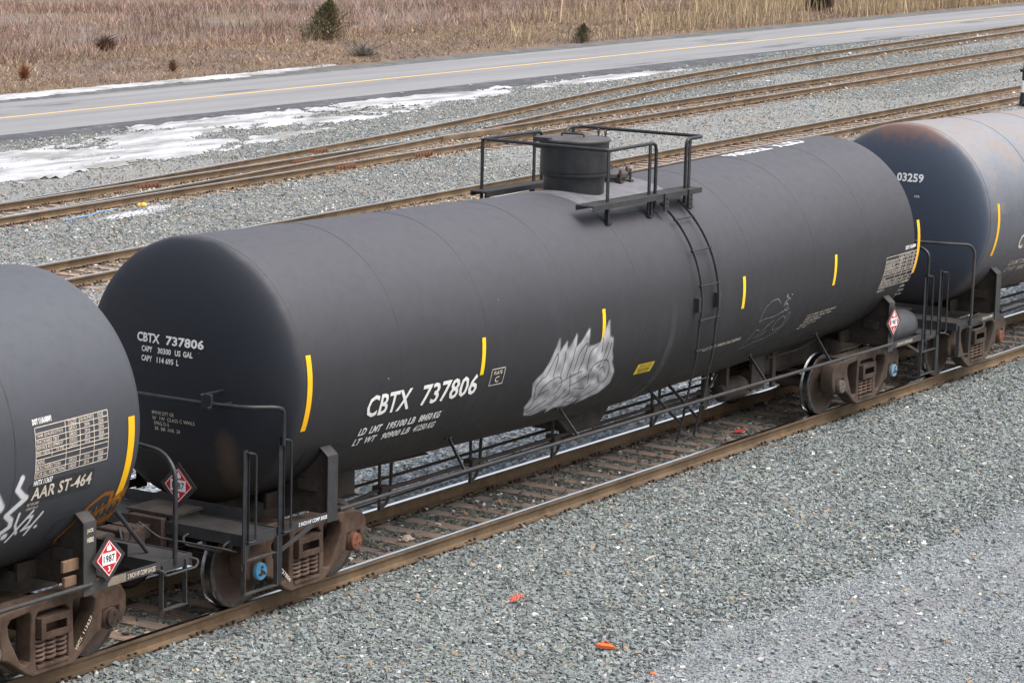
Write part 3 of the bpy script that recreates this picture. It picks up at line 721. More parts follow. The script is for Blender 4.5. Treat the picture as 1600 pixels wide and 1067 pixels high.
def make_car(off, which, label):
    car = empty('tank_car', (off, 0, 0)); tag(car, label, 'tank car', 'tank cars coupled in one train')
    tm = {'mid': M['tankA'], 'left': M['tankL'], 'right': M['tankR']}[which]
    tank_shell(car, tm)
    for x in (X0+.02, 2.13, 3.89, 5.77, 7.5, 8.80, 10.53, 12.38, 14.05): seam(car, x)
    MB().box(7.9, 8.4, -.01, .01, .9, .91)
    # belly weld band where the two sloping halves meet
    # lap plates above the bolsters
    for x in (.98, 15.22) if which == 'mid' else (1.0, 15.25):
        its = []
        bolster_web(car, x, M['black'] if x < 2 else M['sidesill'])
        f = side_m(x, -38, .003)
        v, fc = quad(-.36, .36, -.16, .12)
        decal([(v, fc)], side_m(x, -38, .006), 'saddle_plate', tm, car, cut=.03)
    underframe(car); side_pipe(car); ladder(car)
    if which != 'left': dome_gear(car)
    platform(car, -.55, 0., -1); platform(car, 16.35, 16.88, 1)
    coupler(car, -.55, -1); coupler(car, 16.88, 1)
    MB().box(0., .88, -1.38, -1.365, .90, .995).build('side_sill', M['black'], car); MB().box(15.33, 16.35, -1.38, -1.365, .90, .995).build('side_sill', M['sidesill'], car)
    MB().box(0., .88, 1.365, 1.38, .90, .995).build('side_sill', M['black'], car); MB().box(15.33, 16.35, 1.365, 1.38, .90, .995).build('side_sill', M['sidesill'], car)
    if which == 'mid':
        c1, c2, c3, c4 = M['bluecap'], M['rustcap'], M['greycap'], M['paleblue']
        truck(car, .889, (c1, c2), M['brown'], [('TX 737806', -.60, .47, R_(-42), .38, .045)]); truck(car, 15.006, (c3, c4), M['brown2'])
    elif which == 'left':
        truck(car, .889, (M['rustcap'], M['greycap']), M['brown']); truck(car, 15.006, (M['greycap'], M['rust']), M['brown'], [('HHTX', .36, .235, R_(50), .14, .04), ('113637', .475, .375, R_(50), .2, .04)])
    else:
        truck(car, .889, (M['rust'], M['rustcap']), M['brown2']); truck(car, 15.006, (M['greycap'], M['rustcap']), M['brown2'])
    # diagonal brake rod from the sill to the truck
    if which == 'mid': MB().bar((.62, -1.385, .90), (-.05, -1.36, .68), .05, .012, (0, 1, 0)).build('step_brace', M['sidesill'], car)
    # ---- left end
    if which == 'mid':
        for x, z1 in ((-.60, 1.94), (.02, 1.99)):
            mb = MB(); mb.bar((x, -1.385, .70 if x < 0 else .36), (x, -1.385, z1), .075, .014, (0, 1, 0)); mb.build('end_post', M['blackrail'], car)
            MB().box(x+.038, x+.046, -1.41, -1.37, .9, z1-.01).build('post_flange', M['blackrail'], car); grab_loop(car, x+.03, .93, z1-.03, -1.40)
        step(car, -.60, -.03, .9, .35, .72)
        MB().add([(-.64, -1.378, .93), (-.5, -1.378, .93), (-.56, -1.378, .62), (-.64, -1.378, .62), (-.64, -1.37, .93), (-.5, -1.37, .93), (-.56, -1.37, .62), (-.64, -1.37, .62)], [(0, 1, 2, 3), (7, 6, 5, 4), (0, 4, 5, 1), (1, 5, 6, 2), (2, 6, 7, 3), (3, 7, 4, 0)]).build('step_gusset', M['black'], car)
        MB().tube(roundpath([(-.56, -1.15, .9), (-.66, -1.15, .88), (-.66, -1.12, .80), (-.66, -.62, .80), (-.66, -.58, .88), (-.56, -.58, .9)], .04), .013, 8).build('end_grab_iron', M['sidesill'], car, smooth=True)
        hr = [(.02, -1.42, 1.9), (.02, -1.42, 2.30), (-.10, -1.40, 2.335), (-.36, -1.20, 2.345), (-.42, -.75, 2.335), (-.44, 0, 2.335), (-.42, .75, 2.33), (-.36, 1.16, 2.35), (0, 1.4, 2.3), (0, 1.4, .98)]
        MB().tube(roundpath(hr, .22, 8), .025, 10).build('end_handrail', M['blackrail'], car, smooth=True)
        mb = MB(); mb.box(-.50, -.08, -.80, -.77, 2.29, 2.32); mb.box(-.50, -.10, -.70, -.67, 2.42, 2.45); mb.box(-.46, -.42, -.80, -.66, 2.28, 2.45); mb.build('rail_bracket', M['blackrail'], car, bevel=.01)
        placard(car, lambda u, v, e: (-.60-e, -.47-u, 1.43+v))
    elif which == 'right':
        hr = [(-.08, -1.40, .9), (-.08, -1.41, 2.10), (-.16, -1.36, 2.21), (-.36, -1.12, 2.22), (-.48, -.6, 2.22), (-.50, 0, 2.22), (-.48, .6, 2.22), (-.36, 1.08, 2.22), (-.1, 1.37, 2.1), (-.08, 1.37, .9)]
        MB().tube(roundpath(hr, .22, 8), .025, 10).build('end_handrail', M['sidesill'], car, smooth=True)
        step(car, -.48, -.10, .95, .45)
        MB().tube(roundpath([(-.22, -1.37, .92), (-.22, -1.45, .9), (-.1, -1.45, .83), (.30, -1.45, .83), (.34, -1.45, .9), (.34, -1.37, .92)], .05), .012, 8).build('grab_iron', M['sidesill'], car, smooth=True)
        step(car, 16.4, 16.85, .95, .4)
    else:
        step(car, -.60, -.06, .9, .35, .72)
    # ---- right end
    if which == 'mid':
        for x in (16.37, 16.92):
            mb = MB(); mb.bar((x, -1.385, .33 if x > 16.5 else .70), (x, -1.385, 1.93), .075, .014, (0, 1, 0)); mb.build('end_post', M['blackrail'], car)
            MB().box(x+.038, x+.046, -1.41, -1.37, .9, 1.92).build('post_flange', M['blackrail'], car); grab_loop(car, x+.03, .93, 1.90, -1.40, .14)
        step(car, 16.33, 16.86, .9, .34, .70)
        hr = [(16.37, -1.42, 1.9), (16.37, -1.42, 2.25), (16.38, -1.3, 2.33), (16.5, -.62, 2.36), (16.52, .62, 2.36), (16.38, 1.3, 2.33), (16.37, 1.4, .98)]
        MB().tube(roundpath(hr, .22, 8), .025, 10).build('end_handrail', M['blackrail'], car, smooth=True)
        mb = MB(); mb.lathe([(-.52, .0001), (-.50, .14), (-.42, .215), (-.3, .24), (.3, .24), (.42, .215), (.50, .14), (.52, .0001)], (15.95, -1.08, 1.12), 'x', 32); mb.build('air_reservoir', M['resv'], car, smooth=True)
        mb = MB(); mb.box(16.1, 16.5, -.5, -.1, 1.1, 1.5); mb.build('brake_valve', M['resv'], car, bevel=.06)
        placard(car, lambda u, v, e: (15.22+u, -1.42-e, 1.33+v))
        MB().bar((15.85, -1.35, .9), (16.3, -1.36, .72), .04, .012, (0, 1, 0)).build('step_brace', M['sidesill'], car)
    elif which == 'left':
        hr = [(16.60, -1.37, .92), (16.60, -1.37, 1.92), (16.66, -1.15, 2.08), (16.72, -.7, 2.10), (16.72, .7, 2.10), (16.66, 1.15, 2.08), (16.6, 1.37, 1.92), (16.6, 1.37, .92)]
        MB().tube(roundpath(hr, .18, 6), .027, 10).build('end_handrail', M['blackrail'], car, smooth=True)
        step(car, 16.38, 16.76, .95, .47)
        MB().tube(roundpath([(16.28, -1.37, .93), (16.30, -1.46, .92), (16.34, -1.46, .86), (16.84, -1.46, .86), (16.88, -1.46, .93), (16.86, -1.37, .94)], .05), .013, 8).build('grab_iron', M['sidesill'], car, smooth=True)
        MB().tube([(16.2, -.90, 1.50), (16.62, -.98, .99)], .025, 8).build('platform_brace', M['black'], car, smooth=True)
        placard(car, lambda u, v, e: (15.47+u, -1.44-e, 1.22+v))
    # ---- reflective stripes
    st = [(.375, -20.5, 12.5, .088), (3.81, -11.6, 5.7, .075), (6.56, -8.8, 8.2, .075), (10.26, -9.5, 7.6, .075), (13.02, -11.8, 5.5, .075), (15.80, -19.5, 12.3, .085)]
    if which == 'right': st[0] = (.60, -22, 11, .085); st = [st[0], st[1], st[3], st[5]]
    if which == 'left': st = [st[0], st[1], st[3], (15.745, -30.5, 4.6, .095)]
    for x, a0, a1, wd in st:
        v, fc = quad(-wd/2, wd/2, 0, (a1-a0)/DEG); decal([(v, fc)], side_m(x, a0, .005), 'reflective_stripe', M['orangestripe'] if a1-a0 > 25 else M['yellow'], car, cut=.03)
    T = place_text
    if which == 'mid':
        decal([T('CBTX', 0, 0, .86, .27, .02)], side_m(1.53, -20.9), 'reporting_mark', M['letter'], car); decal([T('737806', 0, 0, 1.16, .27, .02)], side_m(2.61, -20.9), 'side_number', M['letter'], car)
        for a_, w0, w1, w2 in ((-30.2, 'LD  LMT', '195100 LB', '88450 KG'), (-36.0, 'LT  WT', '90900 LB', '41250 KG')):
            for t_, u_, wd_ in ((w0, 0, .43), (w1, .55, .56), (w2, 1.19, .43)): decal([T(t_, 0, 0, wd_, .105, .03)], side_m(1.55+u_, a_), 'weight_stencil', M['letter'], car)
        b = [quad(0, .30, 0, .012), quad(0, .30, .208, .22), quad(0, .012, 0, .22), quad(.288, .30, 0, .22), T('PLATE', .06, .14, .18, .045, .02), T('C', .11, .035, .085, .08, .02)]
        decal(b, side_m(4.03, -18.4), 'plate_mark', M['lettertan'], car)
        decal([quad(0, .43, 0, .165)], side_m(7.70, -31.9, .005), 'warning_sticker', M['stickeryellow'], car, cut=.03)
        decal([T('EMERGENCY CONTACT', .05, .128, .33, .022, .02), T('IN CASE OF FIRE OR SPILL', .03, .093, .37, .02, .02), T('800-424-9300', .07, .045, .29, .034, .03), T('24 HOURS A DAY', .08, .012, .27, .02, .02)], side_m(7.70, -31.9, .008), 'sticker_print', M['stickerblack'], car, cut=.04)
        decal([T('VENT TANK WHEN UNLOADING', 0, 0, 1.08, .055, .02)], side_m(9.46, -29.7), 'stencil', M['lettertan'], car)
        decal([T('DOT 111A100W1  NON COILED  AMOCO', 0, .11, .92, .035, .02), T('SAFETY VALVE  TANK  LINER', 0, .055, .82, .035, .02), T('HAZ. MATERIAL', 0, .0, .55, .035, .02), T('SHOP  CTL  4-12', -.05, -.055, .5, .035, .02), T('NO  INSP', -.08, -.11, .3, .035, .02)], side_m(12.5, -32.5), 'stencil', M['lettertan'], car)
        decal(table_items(0, 1.05, 0, .50), side_m(14.72, -24.0), 'inspection_table', M['lettertan'], car)
        decal([T('DOT 111A100W', 0, 0, .35, .06, .05)], side_m(15.35, -3.2), 'stencil', M['letter'], car)
        decal([T('CBTX 2', 0, 0, .25, .035, .04)], side_m(14.72, -26.5), 'stencil', M['lettertan'], car)
        decal([T('DO NOT', 0, .24, .2, .04, .02), T('HUMP', 0, .16, .15, .04, .02), T('TEST 20', 0, .08, .2, .04, .02), T('PSI 100', 0, 0, .2, .04, .02)], side_m(15.55, -34), 'stencil', M['lettertan'], car)
        # head
        decal([T('CBTX', 0, 0, .34, .105, .032)], headf(.515, 2.852), 'reporting_mark', M['letter'], car, axis=2); decal([T('737806', 0, 0, .52, .105, .032)], headf(.085, 2.852), 'end_number', M['letter'], car, axis=2)
        for t_, u_, wd_, zz_ in (('CAPY', 0, .16, 2.805), ('30300', .24, .19, 2.805), ('US', .485, .08, 2.805), ('GAL', .60, .13, 2.805), ('CAPY', 0, .16, 2.70), ('114 695', .23, .24, 2.70), ('L', .51, .03, 2.70)): decal([T(t_, 0, 0, wd_, .066, .03)], headf(.437-u_, zz_-.06), 'capacity_stencil', M['letter'], car, axis=2)
        decal([T('M901E DFT GR', 0, .18, .32, .042, .01), T("36'  1W  CLASS C WHLS", 0, .12, .6, .042, .01), T('SPRG D-5', .02, .06, .22, .042, .01), T('BR  BM  AAR  24', .03, 0, .36, .042, .01)], headf(.29, 1.875), 'end_stencil', M['lettertan'], car, axis=2)
        # number on the far shoulder, read from the other side
        def far(u, v):
            th = R_(97.5)-v/RT; r = RT+.006; x = 14.75-u; return (x, -r*math.cos(th), zc(x)+r*math.sin(th))
        decal([T('CBTX', 0, 0, .86, .27, .025)], far, 'reporting_mark', M['white'], car); decal([T('737806', 1.08, 0, 1.2, .27, .025)], lambda u, v: far(u, v), 'side_number', M['white'], car)
        decal([T('2 INCH HF COMP SHOES', 0, 0, .55, .045, .02)], lambda u, v: (.36+u, -1.384, .925+v), 'sill_stencil', M['white'], car, cut=0)
        decal([T('2 INCH HF COMP SHOES', 0, 0, .55, .045, .02)], lambda u, v: (15.45+u, -1.384, .925+v), 'sill_stencil', M['lettertan'], car, cut=0)
        # white spray piece
        def px(): return
        def piece(U, V):
            # outline in measured (x, angle)
            A = lambda x, a: (x-5.0, (a+60)/DEG)
            out = [A(4.98, -41), A(5.12, -33), A(5.15, -23), A(5.36, -17.5), A(5.50, -9), A(5.60, -2.5), A(5.63, -9), A(5.70, -7), A(5.78, -4.5), A(5.80, -9), A(5.93, -5), A(6.00, -2.0), A(6.00, -9), A(6.15, -5.5), A(6.30, -.5), A(6.30, -9), A(6.45, -9.5), A(6.60, -8.5), A(6.78, 1.5), A(6.80, -6.0), A(6.90, -7.5), A(6.93, -14), A(7.0, -18), A(7.05, -27), A(6.98, -36), A(6.75, -43), A(6.50, -45.5), A(6.25, -49), A(6.3, -44.5), A(6.0, -49.5), A(5.7, -47.5), A(5.55, -51.5), A(5.55, -47), A(5.2, -51), A(5.02, -48.5)]
            ins = inpoly(U, V, out); d = segdist(U, V, out+[out[0]])
            a = np.where(ins, .82, 0.82*(1-sm(d, .0, .04))*.75)
            n = vnoise(U+V*.4, V, 7, 3); n2 = vnoise(U*1.0-V*.5, V*.6, 16, 5)
            a = a*(.78+.35*n)*(.8+.35*n2)
            r = random.Random(4); dk = np.zeros(len(U))
            curves = [[(5.2, -36), (5.35, -28), (5.55, -24), (5.75, -22.5), (5.8, -28), (5.62, -36)], [(5.42, -21), (5.6, -9), (5.62, -22)], [(5.78, -9), (5.80, -16), (5.78, -24)], [(6.0, -8), (5.98, -18), (5.92, -24)],
                      [(6.1, -20), (6.12, -12), (6.28, -7), (6.25, -16), (6.2, -22)], [(6.42, -22), (6.4, -12), (6.55, -9)], [(6.66, -6), (6.68, -13)], [(6.8, -9), (6.74, -19), (6.66, -22)], [(6.88, -9), (6.86, -16), (6.80, -20)],
                      [(5.75, -27), (6.0, -24), (6.3, -22)], [(6.0, -22), (6.0, -32), (5.98, -38), (5.85, -41)], [(5.98, -31), (6.2, -29), (6.4, -26)], [(6.45, -25), (6.42, -33)], [(6.5, -23), (6.6, -19), (6.85, -18), (6.95, -22), (6.88, -32), (6.72, -34), (6.66, -28)],
                      [(5.05, -47), (5.45, -39)], [(5.6, -45), (5.9, -33)], [(5.35, -45), (5.6, -42), (5.7, -37)], [(5.9, -44), (6.15, -41), (6.1, -46), (5.9, -45)], [(6.2, -43), (6.5, -34)], [(6.3, -44), (6.6, -40), (6.75, -36)], [(6.7, -24), (6.8, -22), (6.84, -27)],
                      [(5.0, -45), (5.16, -38), (5.2, -26), (5.4, -20)], [(5.25, -33), (5.5, -30)], [(6.1, -34), (6.35, -36)]]
            for c in curves:
                P = [A(*q) for q in c]; Q = []
                for i in range(len(P)-1):
                    for k in range(6):
                        t = k/6; p0 = P[max(i-1, 0)]; p1 = P[i]; p2 = P[i+1]; p3 = P[min(i+2, len(P)-1)]
                        Q.append(tuple(.5*((2*p1[m])+(-p0[m]+p2[m])*t+(2*p0[m]-5*p1[m]+4*p2[m]-p3[m])*t*t+(-p0[m]+3*p1[m]-3*p2[m]+p3[m])*t**3) for m in (0, 1)))
                Q.append(P[-1]); dd = segdist(U, V, Q); dk = np.maximum(dk, 1-sm(dd, .004, .015))
            dark = np.where(ins, dk, 0)*.9
            base = np.array([.52, .515, .535]); c = base[None]*(.62+.6*n[:, None]); c = c*(1-dark[:, None])+np.array([.03, .03, .03])*dark[:, None]
            return c, np.clip(np.maximum(a, dark*.8*np.where(ins, 1, 0)), 0, .95)
        spray(car, 'spray_lettering', 4.85, 7.5, -60, 5, piece, .011, .008, True)
        def pale_band(U, V):
            A = -72+V*DEG; c0 = .34-.10*sm(A, -60, 0); wd = .15-.05*sm(A, -60, 10)
            al = (1-sm(np.abs(U-c0), wd*.3, wd))*.55*sm(A, -72, -62)*(1-sm(A, -25, 18))
            return np.tile([.085, .084, .088], (len(U), 1)), al
        spray(car, 'knuckle_band', 8.1, 8.7, -72, 20, pale_band, .02, .004)  # soft paler band over the tank bend, fading out upward
        # chalk scribble
        cs = []
        rr = random.Random(11)
        def sc(pts, wd=.0045):
            P = [(x-10.5, (a+40)/DEG) for x, a in pts]; Q = []
            for i in range(len(P)-1):
                for k in range(5):
                    t = k/5; p0 = P[max(i-1, 0)]; p1 = P[i]; p2 = P[i+1]; p3 = P[min(i+2, len(P)-1)]
                    Q.append(tuple(.5*((2*p1[m])+(-p0[m]+p2[m])*t+(2*p0[m]-5*p1[m]+4*p2[m]-p3[m])*t*t+(-p0[m]+3*p1[m]-3*p2[m]+p3[m])*t**3)+rr.uniform(-.006, .006) for m in (0, 1)))
            Q.append(P[-1]); cs.append(stroke(Q, wd))
        sc([(10.75, -38), (10.95, -37), (11.15, -35), (11.45, -34.5), (11.75, -30), (11.85, -24), (11.8, -20), (11.72, -24)])
        sc([(10.78, -37), (10.85, -30), (10.95, -26), (11.05, -27.5)]); sc([(10.92, -21), (10.95, -14.5), (11.1, -11), (11.3, -10), (11.42, -13)]); sc([(10.92, -21), (11.1, -20), (11.3, -20.5), (11.55, -19), (11.7, -16)])
        sc([(11.5, -24), (11.62, -22), (11.75, -24), (11.72, -29), (11.56, -30.5), (11.46, -28), (11.5, -24)]); sc([(11.0, -32), (11.2, -27), (11.25, -24.5)]); sc([(11.1, -33), (11.3, -29)]); sc([(11.2, -26), (11.4, -23)])
        for k in range(14):
            x = 11.5+rr.uniform(0, .2); a = rr.uniform(-19, -9); sc([(x, a), (x+rr.uniform(.02, .06), a+rr.uniform(-1, 1)), (x+rr.uniform(.0, .06), a+rr.uniform(-1.5, .2))], .005)
        decal(cs, side_m(10.5, -40), 'chalk_scribble', M['chalk'], car)
    elif which == 'left':
        decal(table_items(0, 1.06, 0, .50), side_m(14.33, -9.6), 'inspection_table', M['lettertan'], car)
        decal([T('DOT 111A100W1', 0, 0, .27, .06, .05)], side_m(14.31, 10.6), 'stencil', M['letter'], car)
        decal([T('HHTX 113637', 0, 0, .27, .06, .03)], side_m(14.33, -12.6), 'stencil', M['letter'], car)
        decal([quad(-.03, .92, -.035, .175)], side_m(14.31, -18.6, .004), 'decal_backing', M['stickerblack'], car, cut=.03)
        decal([T('AAR ST-464', 0, 0, .87, .135, .022)], side_m(14.33, -18.4, .008), 'decal_text', M['lettertan'], car)
        decal([T('BLT 03-2007', 0, .05, .17, .03, .02), T('CONST-03-12', 0, 0, .17, .03, .02)], side_m(14.30, -22.6), 'stencil', M['lettertan'], car)
        decal([T('JACK', 0, .09, .1, .05, .04), T('HERE', 0, 0, .1, .05, .04)], lambda u, v: (15.2+u, -1.391, 1.42+v), 'stencil', M['lettertan'], car, cut=0)
        decal([T('2 INCH HF COMP SHOES', 0, 0, .44, .055, .02)], lambda u, v: (15.83+u, -1.384, .92+v), 'sill_stencil', M['lettertan'], car, cut=0)
        MB().box(15.52, 15.80, -1.386, -1.381, .905, .99).build('sill_plate', M['tanplate'], car)
        mb = MB(); mb.box(14.95, 15.19, -1.30, -1.26, 1.14, 1.26); mb.build('web_bracket', M['rustplate'], car, bevel=.008); mb = MB(); mb.box(14.97, 15.15, -1.30, -1.26, .99, 1.09); mb.build('web_bracket', M['rustplate'], car, bevel=.008)
        def tagw(U, V):
            A = lambda x, a: (x-13.6, (a+40)/DEG); al = np.zeros(len(U))
            for c, wd in (([(14.15, -8), (14.1, -12), (14.2, -15.5), (14.25, -16.5), (14.1, -20), (14.02, -22), (14.12, -25), (14.14, -28), (14.0, -31), (13.9, -34.5)], .03), ([(14.22, -23), (14.22, -28), (14.30, -33)], .016), ([(14.42, -23.5), (14.3, -29), (14.2, -36)], .016), ([(14.36, -26), (14.44, -26), (14.42, -29), (14.36, -32), (14.48, -31)], .016), ([(14.58, -25.5), (14.5, -30), (14.45, -35)], .016),
                          ([(14.02, -31.8), (14.03, -32)], .035), ([(14.12, -32.6), (14.13, -32.8)], .038), ([(14.56, -32), (14.57, -32.2)], .02), ([(13.8, -13), (13.9, -18)], .05), ([(13.7, -33), (13.85, -36)], .03)):
                d = segdist(U, V, [A(*q) for q in c]); al = np.maximum(al, 1-sm(d, wd*.6, wd*1.5))
            return np.tile([.62, .62, .63], (len(U), 1)), al*.85
        spray(car, 'spray_tag', 13.6, 14.75, -40, -4, tagw, .010, .008)
        def tago(U, V):
            A = lambda x, a: (x-15.1, (a+62)/DEG); al = np.zeros(len(U)); r = random.Random(3)
            P = [(15.12, -46), (15.2, -38), (15.33, -29.5), (15.5, -25.5), (15.62, -26), (15.66, -31), (15.8, -27), (15.95, -24.5)]
            C = [(P, .022), ([(15.12, -46), (15.17, -50), (15.3, -51)], .018), ([(15.45, -49), (15.7, -48), (15.95, -44)], .018), ([(15.95, -28), (15.86, -29), (15.93, -32), (15.84, -34)], .016)]
            for k in range(7): x = 15.32+.075*k; a = -34+1.2*k; C.append(([(x, a), (x+.03, a-5), (x+.06, a-1.5), (x+.065, a-6)], .010))
            for k in range(9): x = 15.25+.075*k; a = -43+.9*k; C.append(([(x, a), (x+.02, a-6), (x+.05, a-1), (x+.07, a-6.5)], .010))
            for c, wd in C:
                d = segdist(U, V, [A(*q) for q in c]); al = np.maximum(al, 1-sm(d, wd*.5, wd*1.7))
            return np.tile([.32, .12, .012], (len(U), 1)), al*.75
        spray(car, 'spray_tag', 15.1, 16.1, -62, -22, tago, .010, .0085)
    else:
        decal([T('03259', 0, 0, .46, .14, .03)], headf(-.01, 3.115), 'end_number', M['white'], car, axis=2)
        decal([T('CTR', 0, 0, .09, .035, .02)], headf(-.34, 2.875), 'end_stencil', M['white'], car, axis=2)
        decal([T('CTC', 0, 0, .62, .27, .025)], side_m(1.60, -21), 'side_number', M['lettertan'], car)
        decal([T('LD LMT 200000 LB', 0, 0, 1.0, .1, .012)], side_m(1.62, -33.4), 'weight_stencil', M['lettertan'], car); decal([T('LT WT  76000', 0, 0, .8, .1, .012)], side_m(1.64, -39), 'weight_stencil', M['lettertan'], car)
        decal([T('2 INCH HF COMP', 0, 0, .42, .045, .02)], lambda u, v: (.40+u, -1.384, .925+v), 'sill_stencil', M['lettertan'], car, cut=0)
    return car
M['resv'] = dirty('reservoir_paint', (.035, .036, .04), (.055, .055, .06), 5, .5)
M['chalk'] = dirty('chalk', (.34, .34, .35), (.48, .48, .49), 40, .9)
M['tanplate'] = dirty('tan_plate', (.22, .19, .14), (.14, .12, .09), 7, .8)
M['rustplate'] = dirty('rusty_bracket', (.14, .08, .045), (.2, .13, .08), 7, .85)
make_car(0, 'mid', 'dark grey tank car numbered CBTX 737806 with white spray lettering, middle of the train')
X1, HD = 15.78, .60
make_car(-18.35, 'left', 'slate tank car with orange and white tags marked AAR ST-464, cut by the left edge')
X1, HD = 15.62, .42
make_car(18.2, 'right', 'faded rusty-topped tank car with blue end numbered 03259, behind the middle car')
# ------------------------------------------------------------------ ground sheets
GZ = -.2
def gravelmat():
    k = NT('gravel_ground'); v = k.coord(); o = k.sep(v)
    cell = k.vor(v, 26); cs = k.sep(cell); big = k.noise(v, .35, 5, .6); med = k.noise(v, 2.2, 5, .65)
    c = k.ramp(cs[0], [(0, (.10, .105, .10)), (.45, (.185, .195, .19)), (.8, (.26, .27, .262)), (1, (.36, .35, .325))])
    dirt = k.mix(k.noise(v, 9, 5, .7), (.19, .175, .165), (.30, .28, .265))
    c = k.mix(k.mr(med, .50, .68), c, dirt)
    bd = k.noise(k.scalevec(v, (.12, .9, 1)), .9, 5, .6); c = k.mix(k.math('MULTIPLY', k.mr(bd, .50, .62), .8), c, (.20, .185, .18)); tan = k.mix(k.math('MULTIPLY', k.mr(big, .52, .7), .55), c, (.25, .205, .16))
    # worn vehicle strip along the near side in fine bluish grit
    fy = k.math('ADD', o[1], k.math('MULTIPLY', k.math('SUBTRACT', k.noise(k.scalevec(v, (.3, 1, 1)), .8, 4), .5), 1.2))
    near = k.mr(fy, -4.6, -5.3)
    fine = k.mix(k.sep(k.vor(v, 70))[0], (.17, .18, .188), (.29, .303, .312))
    tan = k.mix(near, tan, k.mix(k.mr(k.noise(k.scalevec(v, (.25, 2.0, 1)), .9, 5), .45, .62), fine, (.185, .188, .198)))
    k.base(tan); k.rough(.9)
    dd = k.vor(v, 26, 'Distance'); k.bump(dd, .9, .03); return k.m
def sheet(name, poly, z, mat, kind='structure'):
    me = bpy.data.meshes.new(name); me.from_pydata([(x, y, z) for x, y in poly], [], [tuple(range(len(poly)))]); me.materials.append(mat)
    o = link(name, me); o['kind'] = kind; return o
sheet('ground', [(-700, -700), (900, -700), (900, 900), (-700, 900)], GZ, gravelmat())
def trackbed():
    k = NT('track_bed'); v = k.coord(); n = k.noise(v, 1.4, 5, .65)
    c = k.mix(k.sep(k.vor(v, 24))[0], (.05, .045, .038), (.15, .14, .125)); c = k.mix(k.mr(n, .45, .66), c, (.13, .09, .062))
    k.base(c); k.rough(.92); k.bump(k.vor(v, 24, 'Distance'), .8, .03); return k.m
bedm = trackbed()
# tracks: centre line as function of x
def dl(x):
    xs = [14, 22, 30, 37, 44, 50, 56, 62, 70, 80, 95, 135]; ds = [0, .0, .42, .93, 1.56, 2.25, 3.1, 3.85, 4.55, 5.0, 5.3, 5.6]
    return float(np.interp(x, xs, ds))
dxs = np.arange(10, 140, .5); dv = np.array([dl(x) for x in dxs]); ker = np.ones(13)/13; dv = np.convolve(np.pad(dv, 6, 'edge'), ker, 'valid')
def dls(x): return float(np.interp(x, dxs, dv))
Y3 = lambda x: 23.90+.0672*(x-22.1)
T1 = lambda x: 0.; T2 = lambda x: 18.56+.0643*(x-40); T4 = lambda x: Y3(x)+dls(x)
PR = [(-.0355, 0.), (-.037, -.012), (-.035, -.038), (-.010, -.052), (-.008, -.132), (-.030, -.148), (-.07, -.158), (-.07, -.172), (.07, -.172), (.07, -.158), (.030, -.148), (.008, -.132), (.010, -.052), (.035, -.038), (.037, -.012), (.0355, 0.), (.018, .0025), (-.018, .0025)]
def rail(parent, fy, xa, xb, stp=2.0, name='rail'):
    xs = [xa]
    while xs[-1] < xb-1e-6: xs.append(min(xs[-1]+stp, xb))
    vs = []; fs = []; mi = []; n = len(PR)
    for x in xs:
        y = fy(x); s = (fy(x+.5)-fy(x-.5)); nn = Vector((-s, 1, 0)).normalized()
        for a, b in PR: vs.append((x+nn.x*a, y+nn.y*a, b))
    for i in range(len(xs)-1):
        for k in range(n):
            k2 = (k+1) % n; fs.append((i*n+k, (i+1)*n+k, (i+1)*n+k2, i*n+k2)); mi.append(1 if k >= n-3 else 0)
    for e in (0, len(xs)-1): fs.append(tuple(e*n+k for k in range(n))); mi.append(0)
    me = bpy.data.meshes.new(name); me.from_pydata(vs, [], fs); me.materials.append(M['railside']); me.materials.append(M['railtop']); me.polygons.foreach_set('material_index', mi)
    bm = bmesh.new(); bm.from_mesh(me); bmesh.ops.recalc_face_normals(bm, faces=bm.faces); bm.to_mesh(me); bm.free()
    return link(name, me, parent)
def tiemat():
    k = NT('weathered_tie'); v = k.coord(); oi = k.n('ShaderNodeObjectInfo'); n = k.noise(k.scalevec(v, (6, .7, 4)), 3, 6, .7)
    c = k.mix(k.mr(n, .35, .65), (.16, .11, .082), (.34, .24, .18)); c = k.mix(k.mr(oi.outputs['Random'], 0, 1, 0, .6), c, (.2, .165, .135)); c = k.mix(k.mr(k.noise(v, 5, 4), .58, .7), c, (.36, .22, .13))
    k.base(c); k.rough(.9); k.bump(n, .4, .02); return k.m
tm_ = tiemat()
def tiemesh(seed, half=1.3):
    r = random.Random(seed); mb = MB(); w = .115
    mb.box(-w, w, -half, half, -.34, -.174)
    for s in (-1, 1):
        mb.box(-.095, .095, s*.755-.18, s*.755+.18, -.176, -.166, 1)
        for q in (-1, 1):
            for dx in (-.05, .055): mb.box(dx-.014, dx+.014, s*.755+q*.095-.014, s*.755+q*.095+.014, -.17, -.135+r.uniform(-.005, .01), 1)
            mb.box(-.125-.03, -.125+.012, s*.755+q*.08-.03, s*.755+q*.08+.03, -.185, -.145, 1)
    me = bpy.data.meshes.new('tie'); me.from_pydata(mb.v, [], mb.f); me.materials.append(tm_); me.materials.append(M['tieplate']); me.polygons.foreach_set('material_index', mb.mi); return me
TM = [tiemesh(i) for i in range(4)]; TML = [tiemesh(10, 1.3)]
